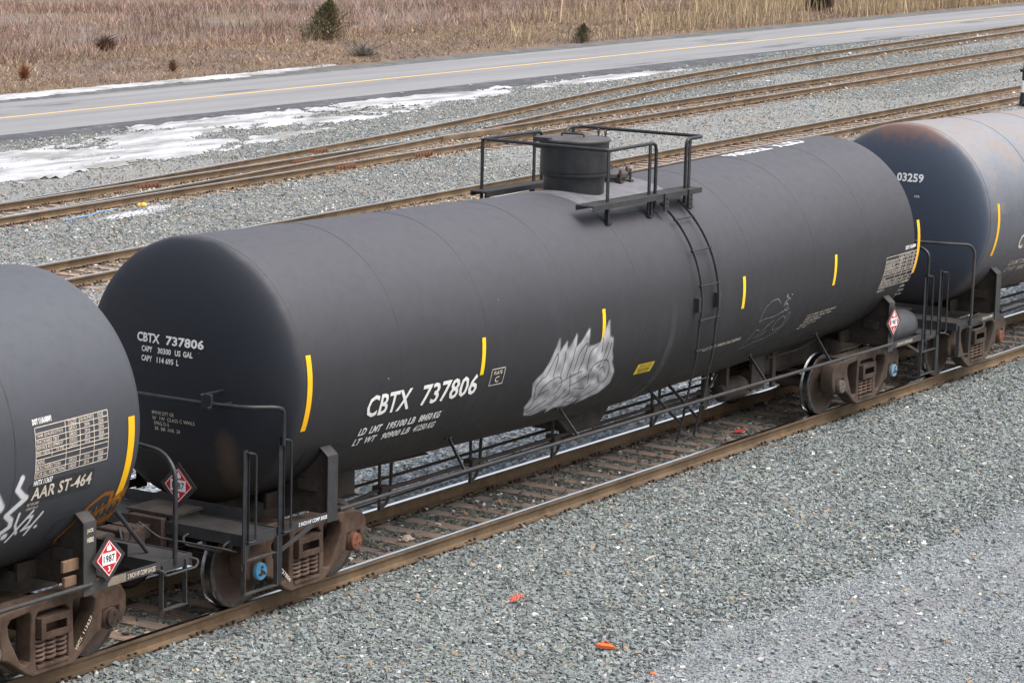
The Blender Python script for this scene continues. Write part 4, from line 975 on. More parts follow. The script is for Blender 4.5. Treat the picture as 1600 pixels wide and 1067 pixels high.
def track(label, fy, xa, xb, tx0, ntie, extra=0, spacing=.54, rails=(-1, 1), group='parallel yard tracks'):
    t = empty('railway_track', ((xa+xb)/2, fy((xa+xb)/2), GZ)); tag(t, label, 'track', group); inv = Matrix.Translation(-t.location)
    for s in rails:
        o = rail(t, lambda x: fy(x)+s*.755, xa, xb); o.data.transform(inv)
    r = random.Random(int(tx0*10)+5)
    for i in range(ntie):
        x = tx0+i*spacing; y = fy(x); o = link('tie', TM[i % 4], t); sl_ = math.atan(fy(x+.5)-fy(x-.5))
        o.location = Vector((x+r.uniform(-.03, .03), y+r.uniform(-.05, .05), r.uniform(-.012, .004)))-t.location; o.rotation_euler = (0, 0, sl_+r.uniform(-.02, .02))
    if extra:
        mb = MB()
        for i in range(ntie, ntie+extra):
            x = tx0+i*spacing; y = fy(x); mb.box(x-.115, x+.115, y-1.3+r.uniform(-.05, .05), y+1.3, -.34, -.174+r.uniform(-.01, .003), 0)
        o = mb.build('tie_row', [tm_], t); o.data.transform(inv); o['kind'] = 'stuff'
    return t, inv
t1, inv1 = track('near track carrying the tank cars, rails shining beneath them', T1, -12, 60, -5.0, 68, 44)
t2, _ = track('straight track just beyond the train, partly hidden by the tank tops', T2, 8, 150, 12, 100, 100)
t3, inv3 = track('straight track in the left distance that carries the switch frog', Y3, 10, 160, 18, 100, 100)
t4 = empty('railway_track', (70, T4(70), GZ)); tag(t4, 'diverging track curving away beside the grey road, farthest of the tracks', 'track', 'parallel yard tracks'); inv4 = Matrix.Translation(-t4.location)
rail(t4, lambda x: T4(x)+.755, 22.3, 160).data.transform(inv4)
rail(t4, lambda x: T4(x)-.755, 22.3, 43.3).data.transform(inv4)
rail(t4, lambda x: T4(x)-.755, 46.4, 160).data.transform(inv4)
rr_ = random.Random(9)
for i in range(96):
    x = 44+i*.56; o = link('tie', TM[i % 4], t4); o.location = Vector((x, T4(x), rr_.uniform(-.03, -.018)))-t4.location; o.rotation_euler = (0, 0, math.atan(T4(x+.5)-T4(x-.5)))
mb = MB()
for i in range(100): x = 98+i*.56; mb.box(x-.115, x+.115, T4(x)-1.3, T4(x)+1.3, -.34, -.18)
o = mb.build('tie_row', [tm_], t4); o.data.transform(inv4); o['kind'] = 'stuff'
# frog casting with wing rails, joint bars on track three
yc = Y3(45)+.755
mb = MB(); mb.prism([(43.4, -.14), (44.2, -.14), (46.6, -.05), (46.6, .10), (44.2, .14), (43.4, .13)], 'z', -.17, -.004)
fr = mb.build('frog', [M['frog'] if 'frog' in M else M['railside']], t3, loc=None, bevel=.02); fr.data.transform(Matrix.Translation((0, yc, 0))); fr.data.transform(Matrix.Identity(4)); fr.data.transform(inv3)
def jb(par, inv, fy, off, x, L=.9):
    mb = MB()
    for s in (-1, 1):
        y = fy(x)+off+s*.03; mb.box(x-L/2, x+L/2, y-.022, y+.022, -.145, -.045)
        for k in range(6): mb.box(x-L/2+.09+k*L*.16, x-L/2+.13+k*L*.16, y+s*.022, y+s*.05, -.11, -.075)
    o = mb.build('joint_bar', M['jointbar'], par, bevel=.004); o.data.transform(inv)
for off, x in ((.755, 29.4), (.755, 36.2), (-.755, 36.0), (-.755, 39.9)): jb(t3, inv3, Y3, off, x)
jb(t4, inv4, T4, .755, 38.5); jb(t4, inv4, T4, -.755, 47.2)
# track beds (dirty strip under each track)
def bed(fy, xa, xb, hw, nm):
    xs = list(np.arange(xa, xb+.1, 3.)); r = random.Random(3); top = []; bot = []
    for x in xs: top.append((x, fy(x)+hw+r.uniform(-.15, .15))); bot.append((x, fy(x)-hw+r.uniform(-.15, .15)))
    return top, bot
def strip(name, tops, bots, z, mat, kind='structure'):
    n = len(tops); vs = [(x, y, z) for x, y in tops]+[(x, y, z) for x, y in bots]; fs = [(i, i+1, n+i+1, n+i) for i in range(n-1)]
    me = bpy.data.meshes.new(name); me.from_pydata(vs, [], fs); me.materials.append(mat); o = link(name, me); o['kind'] = kind; return o
for fy, xa, xb in ((T1, -14, 60), (T2, 8, 150), (Y3, 10, 160)): strip('track_ballast', *bed(fy, xa, xb, 1.25, ''), GZ+.004, bedm)
tp, bt = bed(T4, 46, 160, 1.2, ''); strip('track_ballast', tp, bt, GZ+.008, bedm)
# ---- road
def roadmat():
    k = NT('road_asphalt'); v = k.coord(); st = k.noise(k.scalevec(v, (.06, 1.2, 1)), 1.2, 5, .6); f = k.noise(v, 25, 3)
    c = k.mix(k.mr(st, .35, .68), (.15, .15, .156), (.215, .214, .218)); c = k.mix(k.math('MULTIPLY', k.mr(f, .4, .7), .2), c, (.32, .32, .32))
    sp = k.noise(k.scalevec(v, (.12, .9, 1)), 1.1, 4); c = k.mix(k.mr(sp, .60, .68), c, (.095, .095, .10)); ed = k.noise(k.scalevec(v, (.5, 2.5, 1)), 1.6, 6, .7); c = k.mix(k.math('MULTIPLY', k.mr(ed, .60, .66), .5), c, (.28, .275, .27)); k.base(c); k.rough(.75); return k.m
RN = lambda x: 36.15+.017*(x-55)
rx = list(np.arange(-20, 400, 10.))
strip('road', [(x, RN(x)+6.35) for x in rx], [(x, RN(x)) for x in rx], GZ+.012, roadmat())
k = NT('road_paint_yellow'); nn_ = k.noise(k.coord(), 14, 4); k.base(k.mix(k.mr(nn_, .35, .65), (.62, .42, .13), (.5, .36, .17))); k.rough(.7)
strip('road_centre_line', [(x, RN(x)+3.30) for x in rx], [(x, RN(x)+3.12) for x in rx], GZ+.017, k.m)
apm = dirty('dark_wet_asphalt', (.035, .036, .04), (.075, .076, .082), .8, .7, c3=(.16, .16, .16), bump=.3)
r = random.Random(5); ax_ = list(np.arange(20, 96, 1.2))
strip('road_shoulder', [(x, RN(x)+.15) for x in ax_], [(x, RN(x)-(1.55 if x < 80 else max(1.55-(x-80)*.1, .3))+r.uniform(-.35, .35)) for x in ax_], GZ+.008, apm)
shm = dirty('grey_gravel_verge', (.055, .057, .055), (.12, .12, .115), 1.6, .9, c3=(.2, .195, .18), bump=.6)
strip('gravel_verge', [(x, RN(x)+7.7+r.uniform(-.2, .2)) for x in np.arange(20, 260, 1.5)], [(x, RN(x)+6.3) for x in np.arange(20, 260, 1.5)], GZ+.008, shm)
# ---- field behind the road
def fieldmat():
    k = NT('winter_field_soil'); v = k.coord(); o = k.sep(v); a = k.noise(v, .22, 5, .6); b = k.noise(v, 1.6, 6, .7); c0 = k.noise(v, 7, 4, .7)
    c = k.mix(k.mr(b, .35, .65), (.10, .07, .045), (.20, .145, .095)); c = k.mix(k.mr(a, .45, .6), c, (.14, .10, .085)); c = k.mix(k.math('MULTIPLY', k.mr(c0, .5, .75), .6), c, (.09, .065, .05))
    rk = k.math('MULTIPLY', k.math('MULTIPLY', k.mr(k.noise(k.scalevec(v, (.5, .7, 1)), .35, 7, .7), .53, .62), .7), k.mr(o[1], 52, 58)); c = k.mix(rk, c, (.19, .18, .17)); k.base(c); k.rough(.95); k.bump(b, .8, .15); return k.m
def FH(x, y):
    return -.19+max(0, min(1, (y-44.5)/6))*.25+.25*math.sin(x*.11+y*.2)*max(0, min(1, (y-50)/12))
nx, ny = 80, 60; gx = np.linspace(-60, 420, nx); gy_ = np.concatenate([np.linspace(0, 60, 40), np.linspace(66, 600, 20)])
vs = []
for j in range(ny):
    for i in range(nx):
        x = gx[i]; y = RN(x)+7.4+gy_[j]; vs.append((x, y, FH(x, y) if j else GZ+.004))
fs = [(j*nx+i, j*nx+i+1, (j+1)*nx+i+1, (j+1)*nx+i) for j in range(ny-1) for i in range(nx-1)]
me = bpy.data.meshes.new('field'); me.from_pydata(vs, [], fs); me.materials.append(fieldmat()); me.polygons.foreach_set('use_smooth', [True]*len(fs)); link('field', me)['kind'] = 'structure'

# ------------------------------------------------------------------ frustum helper
Cp = np.array(CAMP); Rr = np.array([CR, CU, CF])
def vis(P, mx=90, my=60):
    d = (P-Cp)@Rr.T; x = 800+FPX*d[:, 0]/d[:, 2]; y = 533.5-FPX*d[:, 1]/d[:, 2]
    return (x > -mx) & (x < 1600+mx) & (y > -my) & (y < 1067+my) & (d[:, 2] > 1)
# ---- stones
BOX = np.array([(-1, -1, -1), (1, -1, -1), (1, 1, -1), (-1, 1, -1), (-1, -1, 1), (1, -1, 1), (1, 1, 1), (-1, 1, 1)], float)*.5
BF = np.array([(0, 3, 2), (0, 2, 1), (4, 5, 6), (4, 6, 7), (0, 1, 5), (0, 5, 4), (1, 2, 6), (1, 6, 5), (2, 3, 7), (2, 7, 6), (3, 0, 4), (3, 4, 7)])
OC = np.array([(1, 0, 0), (-1, 0, 0), (0, 1, 0), (0, -1, 0), (0, 0, 1), (0, 0, -1)], float)*.62
OF = np.array([(0, 2, 4), (2, 1, 4), (1, 3, 4), (3, 0, 4), (2, 0, 5), (1, 2, 5), (3, 1, 5), (0, 3, 5)])
def rotm(n):
    q = rng.normal(size=(n, 4)); q /= np.linalg.norm(q, axis=1, keepdims=True); a, b, c, d = q.T
    return np.stack([np.stack([1-2*(c*c+d*d), 2*(b*c-a*d), 2*(b*d+a*c)], -1), np.stack([2*(b*c+a*d), 1-2*(b*b+d*d), 2*(c*d-a*b)], -1), np.stack([2*(b*d-a*c), 2*(c*d+a*b), 1-2*(b*b+c*c)], -1)], 1)
def stones(name, pts, size, cols, flat=.6, shape='box', kind='stuff'):
    n = len(pts); B, F = (BOX, BF) if shape == 'box' else (OC, OF); nv, nf = len(B), len(F)
    V = np.repeat(B[None], n, 0)+rng.uniform(-.26, .26, (n, nv, 3))
    sz = size*np.clip(rng.lognormal(0, .3, n), .5, 1.7); sc = np.stack([sz*rng.uniform(.8, 1.5, n), sz*rng.uniform(.6, 1.1, n), sz*flat*rng.uniform(.5, 1.1, n)], -1)
    V = V*sc[:, None]; Rm_ = rotm(n); tilt = rng.random(n) < .75
    a = rng.uniform(0, 2*np.pi, n); t = rng.normal(0, .45, n); t2 = rng.normal(0, .45, n)
    Rz = np.zeros((n, 3, 3)); Rz[:, 0, 0] = np.cos(a); Rz[:, 0, 1] = -np.sin(a); Rz[:, 1, 0] = np.sin(a); Rz[:, 1, 1] = np.cos(a); Rz[:, 2, 2] = 1
    Rx = np.zeros((n, 3, 3)); Rx[:, 0, 0] = 1; Rx[:, 1, 1] = np.cos(t); Rx[:, 1, 2] = -np.sin(t); Rx[:, 2, 1] = np.sin(t); Rx[:, 2, 2] = np.cos(t)
    Rm_[tilt] = (Rz@Rx)[tilt]
    V = np.einsum('nij,nvj->nvi', Rm_, V)+pts[:, None]
    me = bpy.data.meshes.new(name); me.vertices.add(n*nv); me.vertices.foreach_set('co', V.astype('f').ravel())
    me.loops.add(n*nf*3); idx = (F[None]+(np.arange(n)*nv)[:, None, None]).astype('i').ravel(); me.loops.foreach_set('vertex_index', idx)
    me.polygons.add(n*nf); me.polygons.foreach_set('loop_start', np.arange(0, n*nf*3, 3, dtype='i')); me.polygons.foreach_set('loop_total', np.full(n*nf, 3, 'i')); me.update()
    ca = me.attributes.new('col', 'FLOAT_COLOR', 'POINT'); c = np.repeat(cols[:, None], nv, 1); ca.data.foreach_set('color', np.concatenate([c, np.ones((n, nv, 1))], -1).astype('f').ravel())
    me.shade_flat(); me.materials.append(M['stone']); o = link(name, me); o['kind'] = kind; return o
def stonecol(n, base=(.215, .225, .215), tan=.05, pale=.06, dark=.2, warm=0.):
    c = np.array(base)[None]*rng.lognormal(0, .15, (n, 1))*rng.normal(1, .03, (n, 3))
    r = rng.random(n); c[r < tan] = np.array([.34, .25, .16])*rng.uniform(.7, 1.25, ((r < tan).sum(), 1)); s = (r > tan) & (r < tan+pale); c[s] = np.array([.5, .49, .46])*rng.uniform(.8, 1.2, (s.sum(), 1))
    s = (r > 1-dark); c[s] *= .62; return np.clip(c, .015, .75)
def scatter(x0, x1, y0, y1, dens, zf, mx=90, my=60):
    n = int((x1-x0)*(y1-y0)*dens); P = np.stack([rng.uniform(x0, x1, n), rng.uniform(y0, y1, n), np.zeros(n)], -1); P[:, 2] = zf(P); return P[vis(P, mx, my)]
zf = lambda P: GZ+.006+rng.uniform(-.006, .016, len(P))
def awayfrom(P, hw=.09): return (np.abs(np.abs(P[:, 1])-.755) > hw)
# coarse shoulder beside the near rail
P = scatter(-6, 30, -5.4, -.86, 1500, lambda P: GZ+.012+rng.uniform(-.01, .022, len(P))); nb = lambda P: (vnoise(P[:, 0]*.35+50, P[:, 1]*.5+50, 1., 2)-.5)*2.0+(vnoise(P[:, 0]+50, P[:, 1]*1.3+50, 1.3, 3)-.5)*1.0; keep = rng.random(len(P)) < sm(P[:, 1]+nb(P), -6.4, -4.4); P = P[keep]
stones('ballast_stones', P, .032, stonecol(len(P), (.195, .215, .211), .015, .02, .17))
# fine grit further out
P = scatter(-6, 30, -12, -3.4, 2200, lambda P: GZ+.004+rng.uniform(-.004, .006, len(P))); b = vnoise(P[:, 0]*.16+30, P[:, 1]*1.1+30, 1.0, 8); P = P[rng.random(len(P)) < np.where(b > .55, .30, .97)*(1-sm(P[:, 1]+nb(P), -6.2, -4.2))]
stones('fine_gravel', P, .021, stonecol(len(P), (.245, .266, .276), .012, .03, .14), .6, 'oct')
P = scatter(-6, 30, -12, -4.6, 90, zf); P = P[rng.random(len(P)) < .7]
stones('loose_stones', P, .034, stonecol(len(P), (.24, .262, .262), .02, .04, .12))
# between the rails
P = scatter(-6, 34, -.68, .68, 900, lambda P: GZ+.004+rng.uniform(-.012, .012, len(P))); ph = ((P[:, 0]+5.0)/.54) % 1; ot = (ph < .21) | (ph > .79); P = P[(~ot) | (rng.random(len(P)) < .035)]; P[:, 2] += np.where(((P[:, 0]+5.0)/.54 % 1 < .21) | ((P[:, 0]+5.0)/.54 % 1 > .79), .035, 0)
stones('track_stones', P, .034, stonecol(len(P), (.15, .15, .13), .06, .04, .2))
# far side of the train
P = scatter(-6, 40, .86, 9, 520, zf, 60, 30); stones('ballast_stones', P, .046, stonecol(len(P), (.33, .37, .40), .03, .16, .2), .7)  # skylight behind the train is put into this paler, bluer stone colour
P = scatter(0, 60, 9, 17, 260, zf, 40, 20); stones('ballast_stones', P, .042, stonecol(len(P), (.23, .243, .238), .04, .05, .12), .7, 'oct')
P = scatter(10, 130, 17, 36.5, 190, zf, 20, 10)
d = np.min([np.abs(P[:, 1]-(18.56+.0643*(P[:, 0]-40))), np.abs(P[:, 1]-(23.9+.0672*(P[:, 0]-22.1)))], 0); rd = P[:, 1] < 36.15+.017*(P[:, 0]-55)-np.where(P[:, 0] < 80, 1.45*(.8+.5*vnoise(P[:, 0]*.4, P[:, 1]*0+3, 1., 6)), .5)
P = P[rd]; d = d[rd]; P[:, 2] += .016; c = stonecol(len(P), (.225, .24, .235), .05, .05, .10); it = d < 1.15; c[it] = stonecol(it.sum(), (.23, .20, .165), .2, .12, .15)
bb = vnoise(P[:, 0]*.1+9, P[:, 1]*.55, 1., 31); k_ = rng.random(len(P)) < np.where(bb > .5, .22, 1.); P = P[k_]; c = c[k_]; stones('ballast_stones', P, .040, c, .7, 'oct')

# ------------------------------------------------------------------ snow
def snowmat():
    k = NT('old_snow'); v = k.coord(); n = k.noise(k.scalevec(v, (.35, 1.3, 1)), 1.0, 6, .65); f = k.noise(v, 9, 4)
    c = k.mix(k.mr(n, .45, .62), (.42, .43, .455), (.20, .195, .19)); c = k.mix(k.math('MULTIPLY', k.mr(f, .52, .7), .5), c, (.26, .25, .23)); k.base(c); k.rough(.8); k.bump(f, .3, .02)
    k.b.inputs['Subsurface Weight'].default_value = .0; return k.m
M['snow'] = snowmat()
def snowpatch(poly, name='snow_patch', res=.12, soft=1.1, thr=.0, seed=1, h=.05):
    a = np.array(poly); x0, y0 = a.min(0)-.6; x1, y1 = a.max(0)+.6; nu = int((x1-x0)/(res*2)); nv = int((y1-y0)/res)
    U, V = np.meshgrid(np.linspace(x0, x1, nu), np.linspace(y0, y1, nv)); u = U.ravel(); v = V.ravel(); d = segdist(u, v, list(map(tuple, a))+[tuple(a[0])]); s = np.where(inpoly(u, v, list(map(tuple, a))), d, -d)
    n = (vnoise(u*.45, v*1.1, 1., seed)-.5)*1.5+(vnoise(u, v*2.2, 1.7, seed+1)-.5)*1.1+(vnoise(u, v, 5, seed+2)-.5)*.8
    F = np.clip(s*1.6, -2.4, .42)+n*soft*1.05+.04; zz = GZ+.004+np.clip(F-thr, -.05, .35)*h/.35+.006*vnoise(u, v, 5, seed+4)+.012
    idx = np.arange(nu*nv).reshape(nv, nu); q = np.stack([idx[:-1, :-1], idx[:-1, 1:], idx[1:, 1:], idx[1:, :-1]], -1).reshape(-1, 4); q = q[(F[q] > thr).sum(1) >= 2]
    if not len(q): return
    us = np.unique(q); mp = -np.ones(nu*nv, int); mp[us] = np.arange(len(us)); me = bpy.data.meshes.new(name); me.from_pydata(np.stack([u, v, zz], 1)[us].tolist(), [], mp[q].tolist())
    me.materials.append(M['snow']); me.polygons.foreach_set('use_smooth', [True]*len(me.polygons)); o = link(name, me); o['kind'] = 'stuff'; return o
snowpatch([(26, 28.8), (26, 31.6), (31, 32.4), (37.5, 33.9), (41.6, 34.6), (50.8, 34.8), (59.5, 34.7), (57.5, 33.2), (53, 32.1), (49, 31.4), (44, 31.6), (41, 32.3), (38.2, 31.3), (39.5, 30.5), (37, 29.2), (33, 28.9), (29.5, 28.6)], seed=3)
snowpatch([(37, 29.0), (40, 30.4), (44, 30.6), (41, 29.7)], seed=8, soft=.5)
snowpatch([(60, 34.0), (64, 34.6), (71.5, 34.6), (72, 34.1), (66, 33.8), (61, 33.5)], seed=12, soft=.55)
snowpatch([(x, RN(x)+8.0) for x in (30, 40, 48, 55, 63)]+[(x, RN(x)+7.15) for x in (58, 50, 40, 30)], seed=21, soft=.3)
snowpatch([(24, 22.3), (26.3, 22.6), (27.2, 22.9), (26.8, 22.5), (24.5, 22.0)], seed=33, soft=.4, h=.02)
# lumps of snow
P = []
for i in range(150):
    x = rng.uniform(26, 110); tr = rng.random(); y = (Y3(x)+rng.uniform(-.6, .6)) if tr < .3 else ((T4(x)+rng.uniform(-1.4, .6)) if tr < .65 else ((Y3(x)+rng.uniform(-1.2, 2.5)) if tr < .85 else RN(x)-rng.uniform(.2, 1.8))); P.append((x, y, GZ+.04))
for cx, cy, k in ((86, 32.6, 10), (64, 30.5, 12), (70, 31.2, 10), (95, 33.1, 14), (57, 29.0, 10), (98.5, 34.3, 14)):
    for i in range(k): P.append((cx+rng.normal(0, .7), cy+rng.normal(0, .12), GZ+.06))
P = np.array(P); o = stones('snow_clod', P, .10, np.tile([.45, .46, .48], (len(P), 1))*rng.uniform(.8, 1, (len(P), 1)), .6, 'oct')

# ------------------------------------------------------------------ vegetation
def blades(name, base, hgt, wid, cols, lean=.25, bend=.3, parent=None, kind='stuff', dirs=None):
    n = len(base); a = rng.uniform(0, 2*np.pi, n); la = rng.normal(0, lean, (n, 2))
    if dirs is not None: D = dirs
    else: D = np.stack([la[:, 0], la[:, 1], np.ones(n)], -1); D /= np.linalg.norm(D, axis=1, keepdims=True)
    side_ = np.stack([np.cos(a), np.sin(a), np.zeros(n)], -1)*wid[:, None]; bd = rng.normal(0, bend, (n, 3))*hgt[:, None]; bd[:, 2] = -np.abs(bd[:, 2])*.5
    p0 = base; p1 = base+D*hgt[:, None]*.55; p2 = base+D*hgt[:, None]+bd*.5
    V = np.stack([p0-side_, p0+side_, p1-side_*.8, p1+side_*.8, p2], 1)
    F = np.array([(0, 1, 3), (0, 3, 2), (2, 3, 4)]); me = bpy.data.meshes.new(name); me.vertices.add(n*5); me.vertices.foreach_set('co', V.astype('f').ravel()); me.loops.add(n*9); me.loops.foreach_set('vertex_index', (F[None]+(np.arange(n)*5)[:, None, None]).astype('i').ravel())
    me.polygons.add(n*3); me.polygons.foreach_set('loop_start', np.arange(0, n*9, 3, dtype='i')); me.polygons.foreach_set('loop_total', np.full(n*3, 3, 'i')); me.update()
    ca = me.attributes.new('col', 'FLOAT_COLOR', 'POINT'); c = np.repeat(cols[:, None], 5, 1); ca.data.foreach_set('color', np.concatenate([c, np.ones((n, 5, 1))], -1).astype('f').ravel()); me.materials.append(M['blade'])
    o = link(name, me, parent)
    if kind: o['kind'] = kind
    return o
def fz(P): return np.array([FH(x, y) for x, y in P[:, :2]])
def fieldpts(n, ya, yb, xa=30, xb=160):
    x = rng.uniform(xa, xb, n); y = RN(x)+7.6+ya+rng.uniform(0, 1, n)*(yb-ya); P = np.stack([x, y, np.zeros(n)], -1); P = P[vis(P, 60, 60)]; P[:, 2] = fz(P)-.02; return P
def mixc(n, cs, pr):
    i = rng.choice(len(cs), n, p=pr); return np.clip(np.array(cs)[i]*.66*rng.lognormal(0, .28, (n, 1)), 0, .8)
# matted grass at the bank
P = fieldpts(110000, .1, 9); n = len(P); blades('matted_grass', P, rng.uniform(.10, .34, n), rng.uniform(.006, .013, n), (mixc(n, [(.38, .25, .155), (.26, .165, .11), (.52, .39, .25), (.16, .11, .085)], [.35, .3, .2, .15])*(.7+.7*vnoise(P[:, 0]*.5, P[:, 1]*.9, 1., 77))[:, None]), 1.3, .6)
# reddish brush further back
P = fieldpts(240000, 6, 45); n = len(P); b = vnoise(P[:, 0]*.2, P[:, 1]*.4, 1., 5); b2 = vnoise(P[:, 0]*.12+5, P[:, 1]*.35, 1., 15); P = P[rng.random(n) < np.where(b > .45, .75, .3)*np.where(b2 > .62, .4, 1)]; n = len(P)
blades('field_brush', P, rng.uniform(.2, .65, n), rng.uniform(.007, .015, n), (mixc(n, [(.37, .225, .185), (.25, .15, .13), (.42, .28, .21), (.42, .32, .22), (.42, .34, .31)], [.30, .22, .22, .16, .10])*(.65+.8*vnoise(P[:, 0]*.22, P[:, 1]*.5, 1., 78))[:, None]), .4, .35)
# tall dry reeds, thick along the right
P = fieldpts(120000, 0., 10, 58, 230); n = len(P); dy = P[:, 1]-RN(P[:, 0])-7.6; cl = vnoise(P[:, 0]*.35, P[:, 1]*.7, 1., 9)
pr = np.clip((P[:, 0]-66)/75, .012, .75)*(cl > np.clip(.66-(P[:, 0]-60)*.0045, .40, .7))*np.clip(1.3-dy/9, .1, 1); P = P[rng.random(n) < pr]; n = len(P)
blades('dry_reeds', P, rng.uniform(.4, 1.75, n)*np.clip(.5+(P[:, 0]-60)/90, .5, 1.05)*(.55+.75*vnoise(P[:, 0]*.5, P[:, 1]*.9, 1., 44)), rng.uniform(.007, .014, n), mixc(n, [(.66, .51, .31), (.5, .38, .23), (.78, .64, .43), (.28, .2, .14)], [.35, .3, .15, .2]), .17, .22)
def shrub(x, y, h, w_, kind, label, cat, n, group=None, name='shrub'):
    z = FH(x, y); e = empty(name, (x, y, z)); tag(e, label, cat, group)
    mb = MB(); tips = []
    mb.tube([(0, 0, -.05), (.02, 0, h*.45), (.0, .02, h*.85)], [w_*.05, w_*.03, .006], 6)
    for i in range(22):
        a = rng.uniform(0, 6.28); z0 = rng.uniform(.05, .7)*h; L = w_*.5*rng.uniform(.5, 1)*(1-z0/h*.7); p = (L*math.cos(a), L*math.sin(a), z0+L*.45); mb.tube([(0, 0, z0), p], [.014, .004], 4); tips.append(p)
    mb.build('trunk', M['bark'], e)
    if kind == 'cedar':
        u = rng.random(n)**.8; zz = u*h; prof = np.clip(1.25*(1-u)**.85*np.minimum(.5+u*2.0, 1), .02, 1)*w_*.5
        ang = rng.uniform(0, 2*np.pi, n); lob = .66+.3*np.sin(ang*3+u*9)+.3*np.sin(ang*7+u*17)+.16*np.sin(ang*11-u*31); rad = prof*lob*rng.uniform(.15, 1.15, n)**.6
        B = np.stack([rad*np.cos(ang)+.12*w_*u, rad*np.sin(ang), zz*.94+.04], -1)
        D = np.stack([np.cos(ang)*.7, np.sin(ang)*.7, np.full(n, .9)], -1)+rng.normal(0, .35, (n, 3)); D /= np.linalg.norm(D, axis=1, keepdims=True)
        brown = (rng.random(n) < np.clip(.35+1.3*(rad*np.cos(ang+R_(57))/w_), .08, .9))
        c = np.where(brown[:, None], np.array([.24, .165, .105]), np.array([.095, .105, .052]))*rng.lognormal(0, .45, (n, 1))
        blades('crown', B, rng.uniform(.08, .22, n)*(h/1.9), rng.uniform(.008, .02, n), np.clip(c, 0, .5), parent=e, kind=None, dirs=D, bend=.1)
    else:
        ang = rng.uniform(0, 2*np.pi, n); el = rng.uniform(.25, 1.5, n)**.8; D = np.stack([np.cos(ang)*np.cos(el), np.sin(ang)*np.cos(el), np.sin(el)], -1); B = D*rng.uniform(0, .45, (n, 1))*np.array([w_*.5, w_*.5, h]); 
        c = mixc(n, kind, [1/len(kind)]*len(kind)); blades('crown', B, rng.uniform(.3, .6, n)*h, rng.uniform(.006, .011, n), c, parent=e, kind=None, dirs=D, bend=.12)
    return e
M['bark'] = dirty('shrub_bark', (.06, .045, .035), (.11, .085, .065), 12, .9)
shrub(70.4, 50.2, 1.6, 2.4, 'cedar', 'large dark green cedar with browning right side, tallest bush beyond the road', 'shrub', 6500, 'bushes in the field', 'cedar_shrub')
shrub(80.5, 44.3, .8, 1.0, 'cedar', 'small dark green bush right at the far road verge among pale reeds', 'shrub', 3200, 'bushes in the field', 'cedar_shrub')
shrub(59.1, 52.0, .75, 1.9, [(.2, .085, .045), (.15, .10, .08), (.2, .14, .1)], 'low olive brown bush left of the large cedar', 'shrub', 800, 'bushes in the field')
shrub(48.7, 46.6, .72, .36, [(.42, .18, .09), (.32, .16, .1)], 'small rust red sapling near the road at the far left', 'shrub', 450, 'bushes in the field')
shrub(55.5, 45.8, .65, .35, [(.24, .16, .10), (.32, .2, .12)], 'tiny dark brown sapling on the bank above the road snow strip', 'shrub', 260, 'bushes in the field')
shrub(104.3, 56.3, 1.6, 2.4, [(.10, .06, .045), (.15, .085, .06)], 'dark brown bush at the top edge right of centre', 'shrub', 3000, 'bushes in the field')
shrub(108.5, 47.5, 1.3, 2.6, [(.13, .09, .06), (.09, .06, .05)], 'dark bramble mound among tall pale reeds near the top right', 'shrub', 3000, 'bushes in the field')
shrub(66.5, 77, 1.5, 3.4, [(.11, .06, .055), (.16, .09, .08)], 'dark reddish thicket at the top left corner', 'shrub', 3500, 'bushes in the field')
shrub(66.8, 45.7, .5, 3.2, [(.42, .41, .38), (.5, .45, .38), (.26, .24, .21)], 'grey bramble mound sprawling beside the large cedar above the road edge', 'shrub', 1500, 'bushes in the field')

# ------------------------------------------------------------------ switch stand at the right edge
sx, sy = 67.6, 18.9
e = empty('switch_stand', (sx, sy, GZ)); tag(e, 'black and white banded switch stand at the right edge beside the second track', 'switch stand')
mb = MB(); mb.box(-.16, .16, -.16, .16, 0, .05); mb.lathe([(.05, .12), (.45, .10), (.47, .0001)], (0, 0, 0), 'z', 16); mb.build('base', M['blackrail'], e, smooth=True)
mb = MB(); mb.lathe([(.46, .085), (.86, .085)], (0, 0, 0), 'z', 16); mb.build('white_band', M['white'], e, smooth=True)
mb = MB(); mb.lathe([(.86, .07), (1.15, .07), (1.15, .16), (1.24, .16), (1.24, .05), (1.5, .04), (1.5, .0001)], (0, 0, 0), 'z', 16); mb.box(-.2, .2, -.03, .03, 1.16, 1.23); mb.build('mast', M['blackrail'], e, smooth=True)

# ------------------------------------------------------------------ litter
def crumple(name, loc, r, mat, label, cat, flat=.4, seed=1, sub=2, group=None, sx=1.):
    bm = bmesh.new(); bmesh.ops.create_icosphere(bm, subdivisions=sub, radius=1); q = random.Random(seed)
    for v in bm.verts: v.co = Vector((v.co.x*r*sx*q.uniform(.7, 1.3), v.co.y*r*q.uniform(.7, 1.3), v.co.z*r*flat*q.uniform(.5, 1.4)))
    me = bpy.data.meshes.new(name); bm.to_mesh(me); bm.free(); me.materials.append(mat); o = link(name, me, None, loc); tag(o, label, cat, group); return o
M['orange'] = dirty('orange_plastic', (.75, .16, .03), (.62, .12, .03), 12, .5); M['salmon'] = dirty('faded_orange_strap', (.62, .16, .10), (.5, .14, .1), 20, .7)
M['hose'] = dirty('blue_hose', (.13, .27, .46), (.17, .32, .5), 3, .5); M['glove'] = dirty('yellow_glove', (.75, .42, .04), (.6, .33, .05), 12, .7)
M['redbit'] = dirty('red_scrap', (.55, .06, .07), (.45, .05, .06), 12, .6); M['bluebit'] = dirty('blue_scrap', (.03, .3, .65), (.04, .25, .5), 12, .5); M['wood'] = dirty('pale_wood', (.42, .33, .25), (.5, .42, .34), 12, .8)
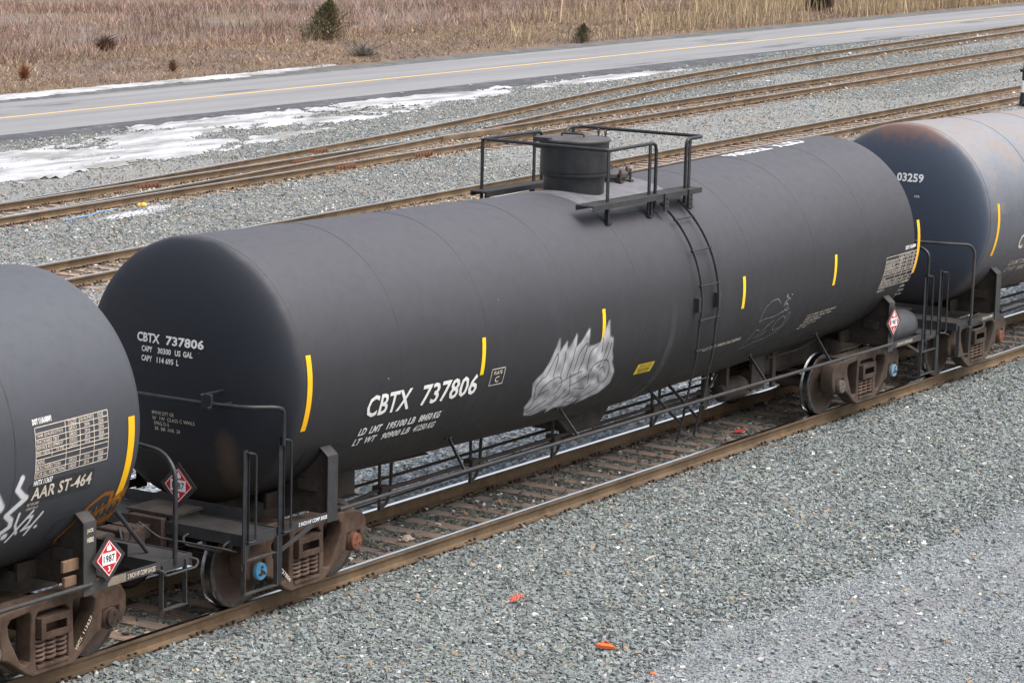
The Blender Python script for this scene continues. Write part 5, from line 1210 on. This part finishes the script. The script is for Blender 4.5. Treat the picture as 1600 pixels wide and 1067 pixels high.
# frayed orange strap: many thin strands
o = MB(); q = random.Random(2)
for i in range(34):
    x, y = q.uniform(-.19, .14), q.uniform(-.05, .05); pts = [(x, y, .02)]
    for k in range(4): x += q.uniform(-.03, .09); y += q.uniform(-.04, .04); pts.append((x, y, q.uniform(.01, .05)))
    o.tube(pts, .005, 4)
o = o.build('strap', M['salmon'], None, loc=(2.66, -2.76, GZ+.045)); o.rotation_euler[2] = .25; o.scale = (.85, .7, .7); tag(o, 'frayed faded orange strap lying on the crushed stone', 'strap')
mb = MB()                                                     # hollow triangular wedge
tri = [(-.13, -.07), (.14, -.06), (.02, .10)]; inn = [(-.06, -.035), (.075, -.03), (.015, .05)]
for i in range(3):
    a, b, c, d = tri[i], tri[(i+1) % 3], inn[(i+1) % 3], inn[i]; mb.add([(*a, 0), (*b, 0), (*c, 0), (*d, 0), (*a, .03), (*b, .03), (*c, .05), (*d, .05)], [(3, 2, 1, 0), (4, 5, 6, 7), (0, 1, 5, 4), (2, 3, 7, 6), (1, 2, 6, 5), (3, 0, 4, 7)])
o = mb.build('plastic_wedge', M['orange'], None, loc=(1.58, -4.62, GZ+.055)); o.rotation_euler[2] = .9; tag(o, 'bright orange hollow triangular plastic piece on fine gravel', 'plastic piece')
crumple('plastic_scrap', (1.15, -5.47, GZ+.015), .035, M['orange'], 'tiny orange scrap at the bottom edge below the triangular piece', 'scrap', seed=4)
crumple('plastic_scrap', (12.85, -.12, GZ+.05), .075, M['redbit'], 'red scrap between the rails right of the ladder', 'scrap', .2, 5, sx=1.6)
crumple('plastic_scrap', (5.36, -4.78, GZ+.015), .03, M['bluebit'], 'small bright blue scrap on fine gravel at lower right', 'scrap', .4, 6)
crumple('glove', (26.7, 23.0, GZ+.06), .12, M['glove'], 'crumpled yellow glove by the near rail in the left distance', 'glove', .5, 7)
o = MB().tube([(23.6+i*.19, 22.55+i*.045+.04*math.sin(i*.9), GZ+.05) for i in range(13)], .018, 6).build('hose', M['hose']); tag(o, 'thin blue hose lying in snow beside the switch rails', 'hose')
o = MB().tube([(0, 0, 0), (.2, .03, .01), (.36, .01, 0)], .014, 6).build('stick', M['wood'], None, loc=(5.2, -2.98, GZ+.03)); tag(o, 'thin pale stick on the crushed stone right of the orange strap', 'stick')
crumple('rock', (4.28, -.12, GZ+.05), .07, M['tanstone'] if 'tanstone' in M else M['wood'], 'single rounded tan rock lying on a tie between the near rails', 'rock', .6, 9, sx=1.3)
